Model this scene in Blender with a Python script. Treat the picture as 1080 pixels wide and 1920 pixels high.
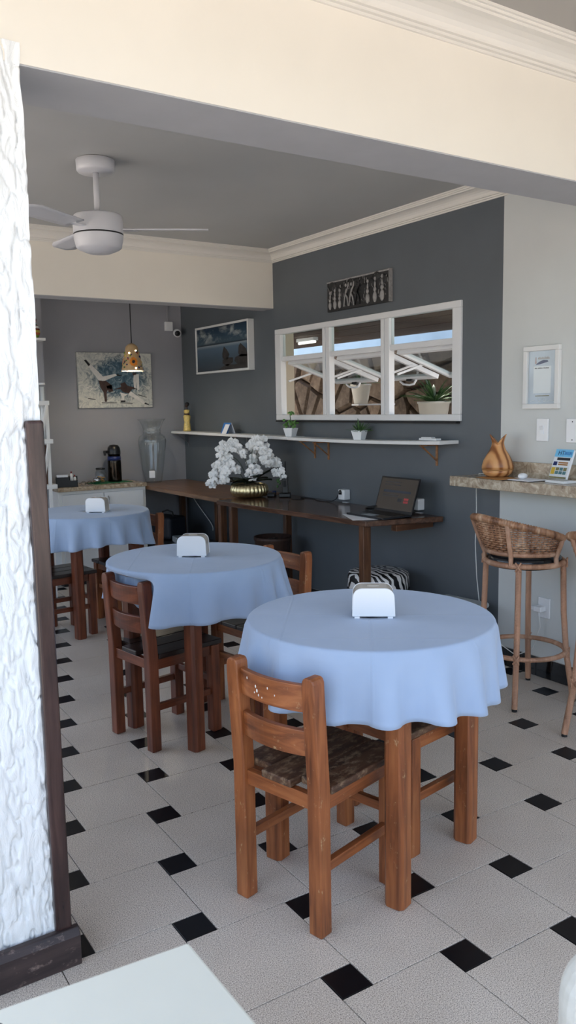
import bpy, math, random
from mathutils import Vector, Matrix, noise as mnoise

# ------------------------------------------------------------------ scene reset, camera, light
for o in list(bpy.data.objects):
    bpy.data.objects.remove(o, do_unlink=True)
SC = bpy.context.scene
COL = SC.collection
random.seed(7)

XW = 3.51            # inner face of the right-hand wall
CAM_H = 1.4927
TH = math.radians(56.7066)
PITCH = 0.128713
ROLL = -0.01843
cam_d = bpy.data.cameras.new('camera')
cam = bpy.data.objects.new('camera', cam_d)
COL.objects.link(cam)
cam_d.sensor_fit = 'VERTICAL'
cam_d.sensor_height = 36.0
cam_d.lens = 1529.51 / 1920 * 36.0
cam_d.clip_start = 0.05
cam_d.clip_end = 200


def _cam_axes():
    cp, sp = math.cos(PITCH), math.sin(PITCH)
    fwd = Vector((0, cp, -sp)); right = Vector((1, 0, 0)); down = fwd.cross(right)
    c, s = math.cos(ROLL), math.sin(ROLL)
    r2 = right * c - down * s
    d2 = right * s + down * c
    B = Vector((math.sin(TH), math.cos(TH), 0)); W = Vector((-math.cos(TH), math.sin(TH), 0))
    cv = lambda v: Vector((v.dot(B), v.dot(W), v.z))
    return cv(r2), cv(d2), cv(fwd)


_r, _d, _f = _cam_axes()
cam.matrix_world = Matrix(((_r.x, -_d.x, -_f.x, 0), (_r.y, -_d.y, -_f.y, 0), (_r.z, -_d.z, -_f.z, CAM_H), (0, 0, 0, 1)))
cam_d.dof.use_dof = True
cam_d.dof.focus_distance = 3.2
cam_d.dof.aperture_fstop = cam_d.lens / 3.2      # about 3 mm of lens opening, as on a phone
SC.camera = cam

world = bpy.data.worlds.new('sky')
SC.world = world
world.use_nodes = True
wn = world.node_tree
sky = wn.nodes.new('ShaderNodeTexSky')
sky.sky_type = 'NISHITA'
sky.sun_disc = False
sky.sun_elevation = math.radians(58)
sky.sun_rotation = math.radians(35)
sky.air_density = 1.0
sky.dust_density = 3.0
bg = wn.nodes['Background']
hs = wn.nodes.new('ShaderNodeHueSaturation')      # hazy seaside sky: paler than clear air
hs.inputs['Saturation'].default_value = 0.78
wn.links.new(sky.outputs[0], hs.inputs['Color'])
wn.links.new(hs.outputs[0], bg.inputs[0])
bg.inputs[1].default_value = 0.45

sun_d = bpy.data.lights.new('sun', 'SUN')
sun_d.energy = 4.5
sun_d.angle = math.radians(1.0)
sun_d.color = (1.0, 0.95, 0.87)
sun = bpy.data.objects.new('sun', sun_d)
COL.objects.link(sun)
_el, _az = math.radians(58), math.radians(35)
sun.rotation_euler = Vector((math.sin(_az) * math.cos(_el), math.cos(_az) * math.cos(_el), math.sin(_el))).to_track_quat('Z', 'Y').to_euler()

SC.view_settings.view_transform = 'Standard'
SC.view_settings.look = 'None'
SC.view_settings.gamma = 1.0
SC.view_settings.use_curve_mapping = False
SC.view_settings.exposure = 0.72


# ------------------------------------------------------------------ materials
def lin(c):
    return tuple((x / 12.92 if x <= 0.04045 else ((x + 0.055) / 1.055) ** 2.4) for x in [v / 255 for v in c]) + (1.0,)


MATS = {}


def newmat(name):
    m = bpy.data.materials.new(name)
    m.use_nodes = True
    nt = m.node_tree
    return m, nt, nt.nodes['Principled BSDF']


def N(nt, t, **kw):
    n = nt.nodes.new(t)
    for k, v in kw.items():
        setattr(n, k, v)
    return n


def coords(nt, scale=(1, 1, 1), rot=(0, 0, 0), kind='Object'):
    tc = N(nt, 'ShaderNodeTexCoord'); mp = N(nt, 'ShaderNodeMapping')
    mp.inputs['Scale'].default_value = scale
    mp.inputs['Rotation'].default_value = rot
    nt.links.new(tc.outputs[kind], mp.inputs[0])
    return mp.outputs[0]


def noise_tex(nt, vec, scale, detail=4, rough=0.55, dist=0.0):
    n = N(nt, 'ShaderNodeTexNoise')
    n.inputs['Scale'].default_value = scale
    n.inputs['Detail'].default_value = detail
    n.inputs['Roughness'].default_value = rough
    n.inputs['Distortion'].default_value = dist
    nt.links.new(vec, n.inputs['Vector'])
    return n


def ramp(nt, fac, stops, interp='LINEAR'):
    r = N(nt, 'ShaderNodeValToRGB')
    cr = r.color_ramp
    cr.interpolation = interp
    while len(cr.elements) < len(stops):
        cr.elements.new(0.5)
    for e, (p, c) in zip(cr.elements, stops):
        e.position = p
        e.color = c
    nt.links.new(fac, r.inputs[0])
    return r.outputs[0]


def bump(nt, bsdf, h, strength, dist=0.002):
    b = N(nt, 'ShaderNodeBump')
    b.inputs['Strength'].default_value = strength
    b.inputs['Distance'].default_value = dist
    nt.links.new(h, b.inputs['Height'])
    nt.links.new(b.outputs[0], bsdf.inputs['Normal'])


def mix(nt, fac, a, b):
    m = N(nt, 'ShaderNodeMix', data_type='RGBA')
    for sock, v in ((m.inputs[0], fac), (m.inputs[6], a), (m.inputs[7], b)):
        if isinstance(v, (tuple, float, int)):
            sock.default_value = v
        else:
            nt.links.new(v, sock)
    return m.outputs[2]


def plain(name, c, rough=0.5, var=0.06, scale=6, metal=0.0, bmp=0.0, bscale=60, spec=0.5, sub=0.0):
    """paint, plastic, metal: a base colour with a little procedural unevenness"""
    m, nt, b = newmat(name)
    v = coords(nt)
    n = noise_tex(nt, v, scale, 3)
    c0 = lin(c)
    lo = tuple(x * (1 - var) for x in c0[:3]) + (1,)
    hi = tuple(min(1, x * (1 + var)) for x in c0[:3]) + (1,)
    nt.links.new(ramp(nt, n.outputs[0], [(0.3, lo), (0.7, hi)]), b.inputs['Base Color'])
    b.inputs['Roughness'].default_value = rough
    b.inputs['Metallic'].default_value = metal
    b.inputs['Specular IOR Level'].default_value = spec
    if bmp:
        n2 = noise_tex(nt, v, bscale, 4)
        bump(nt, b, n2.outputs[0], bmp)
    MATS[name] = m
    return m


def wood(name, dark, mid, light, axis='z', rough=0.45, wear=0.0, wearcol=(196, 170, 130), scale=1.0):
    m, nt, b = newmat(name)
    st = {'x': (1.2, 14, 14), 'y': (14, 1.2, 14), 'z': (14, 14, 1.2)}[axis]
    v = coords(nt, tuple(s * scale for s in st))
    n = noise_tex(nt, v, 2.2, 6, 0.6, 0.6)
    col = ramp(nt, n.outputs[0], [(0.28, lin(dark)), (0.5, lin(mid)), (0.74, lin(light))])
    v2 = coords(nt)
    big = noise_tex(nt, v2, 5, 3)
    tone = ramp(nt, big.outputs[0], [(0.3, (0.75, 0.75, 0.75, 1)), (0.7, (1.12, 1.12, 1.12, 1))])
    mm = N(nt, 'ShaderNodeMix', data_type='RGBA', blend_type='MULTIPLY')
    mm.inputs[0].default_value = 1
    nt.links.new(col, mm.inputs[6]); nt.links.new(tone, mm.inputs[7])
    out = mm.outputs[2]
    if wear:
        w = noise_tex(nt, coords(nt, tuple(8 + s * 0.5 for s in st)), 2.6, 8, 0.72)
        f = ramp(nt, w.outputs[0], [(0.68 - wear * 0.2, (0, 0, 0, 1)), (0.74 - wear * 0.1, (0.8, 0.8, 0.8, 1))])
        out = mix(nt, f, out, lin(wearcol))
    nt.links.new(out, b.inputs['Base Color'])
    b.inputs['Roughness'].default_value = rough
    bump(nt, b, n.outputs[0], 0.25, 0.0015)
    MATS[name] = m
    return m


def glass(name, tint=(0.93, 0.97, 0.96), refl=1.0):
    m = bpy.data.materials.new(name); m.use_nodes = True
    nt = m.node_tree; nt.nodes.remove(nt.nodes['Principled BSDF'])
    out = nt.nodes['Material Output']
    t = N(nt, 'ShaderNodeBsdfTransparent'); t.inputs[0].default_value = (*tint, 1)
    g = N(nt, 'ShaderNodeBsdfGlossy'); g.inputs['Roughness'].default_value = 0.02
    fr = N(nt, 'ShaderNodeLayerWeight'); fr.inputs[0].default_value = 0.5
    pw = N(nt, 'ShaderNodeMath', operation='POWER'); pw.inputs[1].default_value = 4.0
    mul = N(nt, 'ShaderNodeMath', operation='MULTIPLY_ADD'); mul.inputs[1].default_value = 0.75 * refl; mul.inputs[2].default_value = 0.04 * refl
    mx = N(nt, 'ShaderNodeMixShader')
    nt.links.new(fr.outputs['Facing'], pw.inputs[0]); nt.links.new(pw.outputs[0], mul.inputs[0]); nt.links.new(mul.outputs[0], mx.inputs[0])
    nt.links.new(t.outputs[0], mx.inputs[1]); nt.links.new(g.outputs[0], mx.inputs[2])
    nt.links.new(mx.outputs[0], out.inputs[0])
    MATS[name] = m
    return m


def emit(name, c, s):
    m, nt, b = newmat(name)
    b.inputs['Base Color'].default_value = lin(c)
    b.inputs['Emission Color'].default_value = lin(c)
    b.inputs['Emission Strength'].default_value = s
    MATS[name] = m
    return m


# surfaces
plain('wall_dark', (90, 96, 101), 0.42, 0.05, 3, bmp=0.12, bscale=35)
plain('wall_light', (207, 210, 208), 0.6, 0.03, 3, bmp=0.08, bscale=50)
plain('wall_grey', (154, 155, 161), 0.6, 0.03, 3, bmp=0.08, bscale=40)
plain('cream', (234, 228, 216), 0.7, 0.02, 3, bmp=0.06, bscale=40)
plain('ceiling_paint', (182, 182, 180), 0.7, 0.03, 2, bmp=0.05)
plain('ceiling_near', (172, 168, 162), 0.7, 0.03, 2)
plain('cornice_paint', (226, 222, 214), 0.6, 0.02, 3)
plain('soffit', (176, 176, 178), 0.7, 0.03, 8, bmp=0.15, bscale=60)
plain('concrete', (196, 186, 172), 0.85, 0.08, 2)


def _stucco():
    m, nt, b = newmat('stucco')
    v = coords(nt, (1, 1, 0.35))
    n = noise_tex(nt, v, 26, 6, 0.6, 1.2)
    b.inputs['Base Color'].default_value = lin((238, 240, 240))
    b.inputs['Roughness'].default_value = 0.75
    bump(nt, b, n.outputs[0], 0.8, 0.012)
    MATS['stucco'] = m


def _floor_tile():
    m, nt, b = newmat('floor_tile')
    v = coords(nt)
    oi = N(nt, 'ShaderNodeObjectInfo')
    add = N(nt, 'ShaderNodeVectorMath', operation='ADD')
    nt.links.new(v, add.inputs[0]); nt.links.new(oi.outputs['Location'], add.inputs[1])
    n = noise_tex(nt, add.outputs[0], 330, 2, 0.6)
    c1 = ramp(nt, n.outputs[0], [(0.34, lin((118, 106, 96))), (0.45, lin((202, 191, 177))), (0.56, lin((224, 213, 198))), (0.66, lin((246, 238, 228)))])
    big = noise_tex(nt, add.outputs[0], 2.5, 4)
    tone = ramp(nt, big.outputs[0], [(0.3, (0.86, 0.85, 0.84, 1)), (0.65, (1, 1, 1, 1))])
    mm = N(nt, 'ShaderNodeMix', data_type='RGBA', blend_type='MULTIPLY')
    mm.inputs[0].default_value = 1
    nt.links.new(c1, mm.inputs[6]); nt.links.new(tone, mm.inputs[7])
    nt.links.new(mm.outputs[2], b.inputs['Base Color'])
    r = ramp(nt, big.outputs[0], [(0.3, (0.32, 0.32, 0.32, 1)), (0.7, (0.42, 0.42, 0.42, 1))])
    nt.links.new(r, b.inputs['Roughness'])
    MATS['floor_tile'] = m


def _cloth():
    m, nt, b = newmat('cloth_blue')
    v = coords(nt)
    w = N(nt, 'ShaderNodeTexNoise'); w.inputs['Scale'].default_value = 700
    nt.links.new(v, w.inputs['Vector'])
    n = noise_tex(nt, v, 4, 3)
    c = ramp(nt, n.outputs[0], [(0.3, lin((152, 172, 200))), (0.7, lin((162, 181, 208)))])
    nt.links.new(c, b.inputs['Base Color'])
    b.inputs['Roughness'].default_value = 0.85
    b.inputs['Sheen Weight'].default_value = 0.25
    # pressed fold lines: thin ridges along a grid of creases
    sep = N(nt, 'ShaderNodeSeparateXYZ'); nt.links.new(v, sep.inputs[0])
    hs = []
    for ax, off in ((0, 0.0), (1, 0.0), (0, 0.27), (1, -0.27)):
        a = N(nt, 'ShaderNodeMath', operation='ADD'); a.inputs[1].default_value = off
        nt.links.new(sep.outputs[ax], a.inputs[0])
        ab = N(nt, 'ShaderNodeMath', operation='ABSOLUTE'); nt.links.new(a.outputs[0], ab.inputs[0])
        mr = N(nt, 'ShaderNodeMapRange'); mr.inputs[1].default_value = 0.0; mr.inputs[2].default_value = 0.006
        mr.inputs[3].default_value = 1.0; mr.inputs[4].default_value = 0.0
        nt.links.new(ab.outputs[0], mr.inputs[0]); hs.append(mr.outputs[0])
    acc = hs[0]
    for h in hs[1:]:
        mx = N(nt, 'ShaderNodeMath', operation='MAXIMUM')
        nt.links.new(acc, mx.inputs[0]); nt.links.new(h, mx.inputs[1]); acc = mx.outputs[0]
    mul = N(nt, 'ShaderNodeMath', operation='MULTIPLY_ADD'); mul.inputs[1].default_value = 1.0
    nt.links.new(acc, mul.inputs[0])
    ws = N(nt, 'ShaderNodeMath', operation='MULTIPLY'); ws.inputs[1].default_value = 0.12
    nt.links.new(w.outputs[0], ws.inputs[0]); nt.links.new(ws.outputs[0], mul.inputs[2])
    bump(nt, b, mul.outputs[0], 0.5, 0.002)
    MATS['cloth_blue'] = m


def _zebra():
    m, nt, b = newmat('zebra')
    v = coords(nt, (1, 1, 0.8), (0.5, 0.3, 0.2))
    w = N(nt, 'ShaderNodeTexWave'); w.inputs['Scale'].default_value = 9
    w.inputs['Distortion'].default_value = 9; w.inputs['Detail'].default_value = 2; w.inputs['Detail Scale'].default_value = 1.1
    nt.links.new(v, w.inputs['Vector'])
    nt.links.new(ramp(nt, w.outputs[0], [(0.46, lin((14, 14, 16))), (0.54, lin((226, 224, 222)))]), b.inputs['Base Color'])
    b.inputs['Roughness'].default_value = 0.4
    MATS['zebra'] = m


def _granite():
    m, nt, b = newmat('granite')
    v = coords(nt)
    n = noise_tex(nt, v, 18, 8, 0.65, 1.5)
    nt.links.new(ramp(nt, n.outputs[0], [(0.3, lin((112, 92, 74))), (0.5, lin((172, 156, 134))), (0.72, lin((214, 204, 184)))]), b.inputs['Base Color'])
    b.inputs['Roughness'].default_value = 0.22
    MATS['granite'] = m


def _stone():
    m, nt, b = newmat('field_stone')
    v = coords(nt)
    oi = N(nt, 'ShaderNodeObjectInfo')
    n = noise_tex(nt, v, 9, 8, 0.7, 0.6)
    c = ramp(nt, n.outputs[0], [(0.3, lin((72, 62, 54))), (0.52, lin((118, 102, 86))), (0.75, lin((150, 136, 120)))])
    t = ramp(nt, oi.outputs['Random'], [(0.0, (0.6, 0.58, 0.56, 1)), (1.0, (1.15, 1.1, 1.02, 1))])
    mm = N(nt, 'ShaderNodeMix', data_type='RGBA', blend_type='MULTIPLY'); mm.inputs[0].default_value = 1
    nt.links.new(c, mm.inputs[6]); nt.links.new(t, mm.inputs[7])
    nt.links.new(mm.outputs[2], b.inputs['Base Color'])
    b.inputs['Roughness'].default_value = 0.85
    bump(nt, b, n.outputs[0], 0.6, 0.01)
    MATS['field_stone'] = m


def _diffuser():
    m, nt, b = newmat('diffuser_wood')
    v = coords(nt, (1, 1, 0.16))
    w = N(nt, 'ShaderNodeTexWave'); w.inputs['Scale'].default_value = 7; w.inputs['Distortion'].default_value = 4
    w.inputs['Detail'].default_value = 3
    nt.links.new(v, w.inputs['Vector'])
    nt.links.new(ramp(nt, w.outputs[0], [(0.05, lin((138, 84, 44))), (0.5, lin((199, 141, 88))), (0.9, lin((214, 160, 106)))]), b.inputs['Base Color'])
    b.inputs['Roughness'].default_value = 0.38
    MATS['diffuser_wood'] = m


def _canvas():
    m, nt, b = newmat('painting_ground')
    tc = coords(nt, kind='Generated')
    n = noise_tex(nt, coords(nt), 14, 6, 0.7, 2.5)
    base = ramp(nt, n.outputs[0], [(0.3, lin((150, 156, 158))), (0.5, lin((206, 206, 198))), (0.7, lin((226, 224, 212)))])
    blue = ramp(nt, n.outputs[0], [(0.3, lin((30, 48, 64))), (0.5, lin((78, 108, 124))), (0.72, lin((170, 180, 182)))])
    sp = N(nt, 'ShaderNodeVectorMath', operation='DISTANCE'); sp.inputs[1].default_value = (0.55, 0.0, 0.55)
    nt.links.new(tc, sp.inputs[0])
    ad = N(nt, 'ShaderNodeMath', operation='MULTIPLY_ADD'); ad.inputs[1].default_value = 0.5
    nt.links.new(n.outputs[0], ad.inputs[0]); nt.links.new(sp.outputs['Value'], ad.inputs[2])
    f = ramp(nt, ad.outputs[0], [(0.52, (1, 1, 1, 1)), (0.70, (0, 0, 0, 1))])
    nt.links.new(mix(nt, f, base, blue), b.inputs['Base Color'])
    b.inputs['Roughness'].default_value = 0.6
    bump(nt, b, n.outputs[0], 0.4, 0.003)
    MATS['painting_ground'] = m


def _sea():
    m, nt, b = newmat('seascape_print')
    tc = N(nt, 'ShaderNodeTexCoord')
    sep = N(nt, 'ShaderNodeSeparateXYZ'); nt.links.new(tc.outputs['Generated'], sep.inputs[0])
    col = ramp(nt, sep.outputs[2], [(0.0, lin((60, 66, 72))), (0.3, lin((66, 84, 100))), (0.52, lin((84, 106, 124))), (0.585, lin((140, 152, 158))), (0.60, lin((22, 34, 48))), (0.64, lin((64, 84, 96))), (0.8, lin((36, 66, 86))), (1.0, lin((14, 38, 58)))])
    n = noise_tex(nt, coords(nt, (1, 3, 6)), 2.2, 6, 0.6, 0.5)
    cl = ramp(nt, n.outputs[0], [(0.48, (0, 0, 0, 1)), (0.68, (1, 1, 1, 1))])
    up = ramp(nt, sep.outputs[2], [(0.62, (0, 0, 0, 1)), (0.7, (0.8, 0.8, 0.8, 1))])
    mm = N(nt, 'ShaderNodeMix', data_type='RGBA', blend_type='MULTIPLY'); mm.inputs[0].default_value = 1
    nt.links.new(cl, mm.inputs[6]); nt.links.new(up, mm.inputs[7])
    nt.links.new(mix(nt, mm.outputs[2], col, lin((176, 182, 178))), b.inputs['Base Color'])
    b.inputs['Roughness'].default_value = 0.3
    MATS['seascape_print'] = m


for fn in (_stucco, _floor_tile, _cloth, _zebra, _granite, _stone, _diffuser, _canvas, _sea):
    fn()

plain('grout', (58, 56, 54), 0.9)
plain('black_tile', (13, 14, 18), 0.35, 0.25, 30, spec=0.3)
plain('black_glaze', (14, 14, 16), 0.12, 0.2)
plain('baseboard_grout', (150, 145, 138), 0.9)
for ax in 'xyz':
    wood('wood_warm_' + ax, (92, 48, 24), (146, 84, 46), (178, 112, 66), ax, 0.42, 0.3, (206, 176, 132))
    wood('wood_red_' + ax, (68, 34, 20), (112, 58, 36), (142, 80, 50), ax, 0.35, 0.03, (180, 130, 90))
    wood('wood_bench_' + ax, (56, 34, 22), (98, 64, 42), (128, 90, 62), ax, 0.3, 0.0)
wood('seat_worn', (52, 34, 24), (84, 56, 38), (112, 80, 56), 'x', 0.55, 0.95, (150, 124, 96))
wood('seat_dark', (30, 22, 20), (48, 36, 32), (70, 54, 48), 'x', 0.3, 0.05, (120, 96, 80))
wood('bench_top', (52, 34, 26), (84, 58, 44), (112, 82, 64), 'y', 0.16, 0.0)
wood('bench_top_pale', (92, 64, 44), (128, 94, 68), (150, 114, 84), 'y', 0.3, 0.0)
wood('wood_dark_trim', (34, 22, 22), (58, 40, 38), (84, 62, 56), 'z', 0.25, 0.05, (150, 130, 120))
wood('base_dark', (30, 22, 22), (48, 36, 36), (66, 52, 50), 'x', 0.5, 0.55, (130, 112, 104))
wood('plank_brown', (48, 32, 24), (78, 54, 40), (98, 72, 54), 'y', 0.6)
wood('wood_pale', (150, 120, 84), (184, 150, 110), (206, 176, 138), 'x', 0.5)
wood('cane', (146, 104, 80), (194, 148, 118), (220, 182, 154), 'z', 0.5, 0.0, scale=0.6)
wood('cane_brown', (92, 54, 34), (172, 124, 90), (232, 196, 162), 'z', 0.45, 0.0, scale=0.7)
plain('white_paint', (226, 226, 224), 0.45, 0.02)
plain('aluminium_white', (222, 222, 222), 0.35, 0.02)
plain('white_plastic', (232, 234, 236), 0.22, 0.01)
plain('taupe_plastic', (186, 178, 166), 0.15, 0.02)
plain('fan_grey', (206, 206, 210), 0.3, 0.02)
plain('black_plastic', (18, 18, 20), 0.35, 0.1)
plain('black_rubber', (24, 24, 25), 0.7, 0.1)
plain('dark_screen', (34, 36, 40), 0.12, 0.05)
plain('steel', (150, 150, 152), 0.3, 0.05, metal=1.0)
plain('chrome', (200, 200, 204), 0.12, 0.03, metal=1.0)
plain('gold', (232, 214, 168), 0.34, 0.08, 8, metal=1.0)
plain('petal', (240, 240, 238), 0.55, 0.02)
plain('sky_gap_blue', (186, 198, 210), 0.8, 0.2, 1.2)  # sky tint of the panel added beyond the garden wall
plain('leaf_dark', (22, 34, 26), 0.35, 0.2, 20)
plain('leaf_green', (70, 104, 58), 0.5, 0.25, 30)
plain('leaf_fresh', (92, 138, 66), 0.5, 0.2, 30)
plain('stem_green', (58, 74, 48), 0.5)
plain('moss', (98, 76, 50), 0.9, 0.4, 60, bmp=0.6)
plain('paper', (236, 238, 242), 0.6, 0.02)
plain('rust', (150, 104, 66), 0.7, 0.4, 40)
plain('vinyl_black', (26, 28, 32), 0.22, 0.2, 30, bmp=0.5, bscale=14)
plain('table_cream', (222, 222, 208), 0.35, 0.02)
plain('fabric_white', (196, 196, 188), 0.9, 0.05, 60, bmp=0.3, bscale=150)
plain('cream_column', (232, 220, 196), 0.7, 0.04)
plain('pot_white', (232, 228, 216), 0.5, 0.03)
plain('mortar', (62, 54, 48), 0.95, 0.2)
plain('red_glaze', (120, 26, 26), 0.2, 0.1)
plain('green_glaze', (116, 140, 40), 0.2, 0.1)
plain('orange_glaze', (176, 92, 54), 0.2, 0.1)
plain('yellow_glaze', (206, 186, 90), 0.25, 0.1)
plain('navy_glaze', (40, 46, 92), 0.25, 0.1)
plain('lamp_tan', (186, 156, 116), 0.4, 0.08, 20)
plain('lamp_orange', (214, 128, 40), 0.3, 0.1)
plain('skin_dark', (52, 32, 26), 0.4, 0.1)
plain('figure_yellow', (222, 196, 118), 0.4, 0.25, 60)
plain('basket_brown', (62, 42, 34), 0.6, 0.3, 40)
plain('mat_green', (24, 104, 66), 0.8, 0.2, 40)
plain('cookie', (196, 148, 86), 0.7, 0.2, 40)
plain('pot_dark', (54, 42, 38), 0.5, 0.2, 20)
plain('blue_print', (40, 116, 190), 0.4, 0.1)
plain('blue_light', (120, 196, 236), 0.4, 0.06)
plain('navy_print', (26, 44, 100), 0.4, 0.05)
plain('poster_blue', (198, 208, 220), 0.35, 0.12, 8)
plain('poster_pale', (232, 236, 240), 0.35, 0.02)
plain('print_dark', (40, 40, 46), 0.5)
plain('print_brown', (170, 120, 66), 0.5)
plain('print_yellow', (226, 186, 40), 0.5)
plain('print_teal', (70, 130, 140), 0.5, 0.3, 60)
plain('print_olive', (128, 120, 70), 0.5, 0.3, 60)
plain('print_red', (170, 60, 62), 0.5)
plain('screen_bar', (60, 66, 76), 0.2)
plain('ink_black', (24, 22, 24), 0.6)
plain('paint_white', (226, 222, 216), 0.6, 0.08, 40)
plain('paint_brown', (66, 44, 38), 0.6, 0.3, 40)
plain('rock_print', (54, 50, 48), 0.4, 0.35, 30)
plain('carved_dark', (30, 30, 31), 0.5, 0.3, 60)
plain('carved_pale', (150, 148, 146), 0.5, 0.2, 60)
plain('grey_lid', (170, 178, 180), 0.45)
plain('bag_navy', (24, 28, 38), 0.6, 0.2)
plain('device_grey', (150, 158, 164), 0.4)
plain('cable_white', (222, 222, 218), 0.5)
glass('window_glass', (0.90, 0.95, 0.95), 0.9)
glass('clear_glass', (0.975, 0.985, 0.985), 0.8)
emit('bulb_glow', (255, 244, 214), 6.0)
emit('tube_glow', (255, 250, 240), 1.2)


# ------------------------------------------------------------------ geometry helpers
class MB:
    def __init__(s):
        s.v = []; s.f = []; s.sm = []

    def add(s, vs, fs, smooth=False):
        k = len(s.v)
        s.v += [tuple(v) for v in vs]
        s.f += [tuple(i + k for i in f) for f in fs]
        s.sm += [smooth] * len(fs)
        return s

    def box(s, x0, x1, y0, y1, z0, z1):
        vs = [(x, y, z) for z in (z0, z1) for y in (y0, y1) for x in (x0, x1)]
        return s.add(vs, [(0, 2, 3, 1), (4, 5, 7, 6), (0, 1, 5, 4), (2, 6, 7, 3), (0, 4, 6, 2), (1, 3, 7, 5)])

    def obox(s, c, size, rot=None):
        hx, hy, hz = [a / 2 for a in size]
        vs = []
        for z in (-hz, hz):
            for y in (-hy, hy):
                for x in (-hx, hx):
                    v = Vector((x, y, z))
                    if rot is not None:
                        v = rot @ v
                    vs.append(v + Vector(c))
        return s.add(vs, [(0, 2, 3, 1), (4, 5, 7, 6), (0, 1, 5, 4), (2, 6, 7, 3), (0, 4, 6, 2), (1, 3, 7, 5)])

    def bar(s, a, b, w, h, up=(0, 0, 1)):
        """a straight bar of section w x h from a to b"""
        a, b = Vector(a), Vector(b)
        d = (b - a); L = d.length; d.normalize()
        u = Vector(up)
        if abs(d.dot(u)) > 0.99:
            u = Vector((1, 0, 0))
        sx = d.cross(u).normalized(); su = sx.cross(d)
        R = Matrix((d, sx, su)).transposed()
        return s.obox((a + b) / 2, (L, w, h), R)

    def tube(s, pts, r, n=8, closed=False, wrap=None, depth=0.12, flat=1.0):
        P = [Vector(p) for p in pts]
        if wrap:                                   # cane binding: rings along the length
            Q = []; R = []
            segs = list(zip(P, P[1:] + ([P[0]] if closed else [])))
            segs = segs if closed else segs[:len(P) - 1]
            acc = 0.0
            for i, (a, b) in enumerate(segs):
                L = (b - a).length
                k = max(1, int(round(L / (wrap / 3))))
                for j in range(k):
                    t = j / k
                    Q.append(a.lerp(b, t))
                    ph = (acc + L * t) / wrap * 2 * math.pi
                    rr = r if not isinstance(r, (list, tuple)) else r[i] + (r[min(i + 1, len(r) - 1)] - r[i]) * t
                    R.append(rr * (1 + depth * math.sin(ph)))
                acc += L
            if not closed:
                Q.append(P[-1]); R.append(R[-1])
            P = Q
        else:
            R = [r] * len(P) if not isinstance(r, (list, tuple)) else list(r)
        m = len(P)
        T = []
        for i in range(m):
            a = P[(i - 1) % m] if (closed or i > 0) else P[i]
            b = P[(i + 1) % m] if (closed or i < m - 1) else P[i]
            d = b - a
            T.append(d.normalized() if d.length > 1e-9 else Vector((0, 0, 1)))
        ref = Vector((0, 0, 1)) if abs(T[0].z) < 0.9 else Vector((1, 0, 0))
        nrm = (ref - T[0] * ref.dot(T[0])).normalized()
        vs = []; fs = []
        for i in range(m):
            nrm = nrm - T[i] * nrm.dot(T[i])
            if nrm.length < 1e-6:
                nrm = T[i].orthogonal()
            nrm.normalize()
            bn = T[i].cross(nrm)
            for k in range(n):
                a = 2 * math.pi * k / n
                vs.append(P[i] + (nrm * math.cos(a) * flat + bn * math.sin(a)) * R[i])
        rows = m if closed else m - 1
        for i in range(rows):
            j = (i + 1) % m
            for k in range(n):
                l = (k + 1) % n
                fs.append((i * n + k, i * n + l, j * n + l, j * n + k))
        if not closed:
            fs.append(tuple(range(n - 1, -1, -1)))
            fs.append(tuple(range((m - 1) * n, m * n)))
        return s.add(vs, fs, True)

    def lathe(s, prof, n=24, c=(0, 0, 0), mod=None):
        vs = []; fs = []
        m = len(prof)
        for i, (r, z) in enumerate(prof):
            for k in range(n):
                a = 2 * math.pi * k / n
                rr = max(r, 1e-5) * (mod(a, i) if mod else 1)
                vs.append((c[0] + rr * math.cos(a), c[1] + rr * math.sin(a), c[2] + z))
        for i in range(m - 1):
            for k in range(n):
                l = (k + 1) % n
                fs.append((i * n + k, i * n + l, (i + 1) * n + l, (i + 1) * n + k))
        return s.add(vs, fs, True)

    def prism(s, poly, lo, hi, axis='z'):
        mp = {'z': lambda p, h: (p[0], p[1], h), 'x': lambda p, h: (h, p[0], p[1]), 'y': lambda p, h: (p[0], h, p[1])}[axis]
        n = len(poly)
        vs = [mp(p, lo) for p in poly] + [mp(p, hi) for p in poly]
        fs = [tuple(range(n - 1, -1, -1)), tuple(range(n, 2 * n))] + [(i, (i + 1) % n, n + (i + 1) % n, n + i) for i in range(n)]
        return s.add(vs, fs)

    def ell(s, c, rx, ry, rz, n=14, m=8, rot=None):
        vs = []; fs = []
        for i in range(m + 1):
            t = math.pi * i / m
            for k in range(n):
                a = 2 * math.pi * k / n
                v = Vector((rx * math.sin(t) * math.cos(a), ry * math.sin(t) * math.sin(a), rz * math.cos(t)))
                if rot is not None:
                    v = rot @ v
                vs.append(v + Vector(c))
        for i in range(m):
            for k in range(n):
                l = (k + 1) % n
                fs.append((i * n + k, (i + 1) * n + k, (i + 1) * n + l, i * n + l))
        return s.add(vs, fs, True)

    def sheet(s, fn, nu, nv, smooth=True):
        vs = [fn(i / nu, j / nv) for j in range(nv + 1) for i in range(nu + 1)]
        fs = [(j * (nu + 1) + i, j * (nu + 1) + i + 1, (j + 1) * (nu + 1) + i + 1, (j + 1) * (nu + 1) + i) for j in range(nv) for i in range(nu)]
        return s.add(vs, fs, smooth)

    def mesh(s, name):
        me = bpy.data.meshes.new(name)
        me.from_pydata(s.v, [], s.f)
        me.polygons.foreach_set('use_smooth', s.sm)
        me.validate()
        me.update()
        return me

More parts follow.
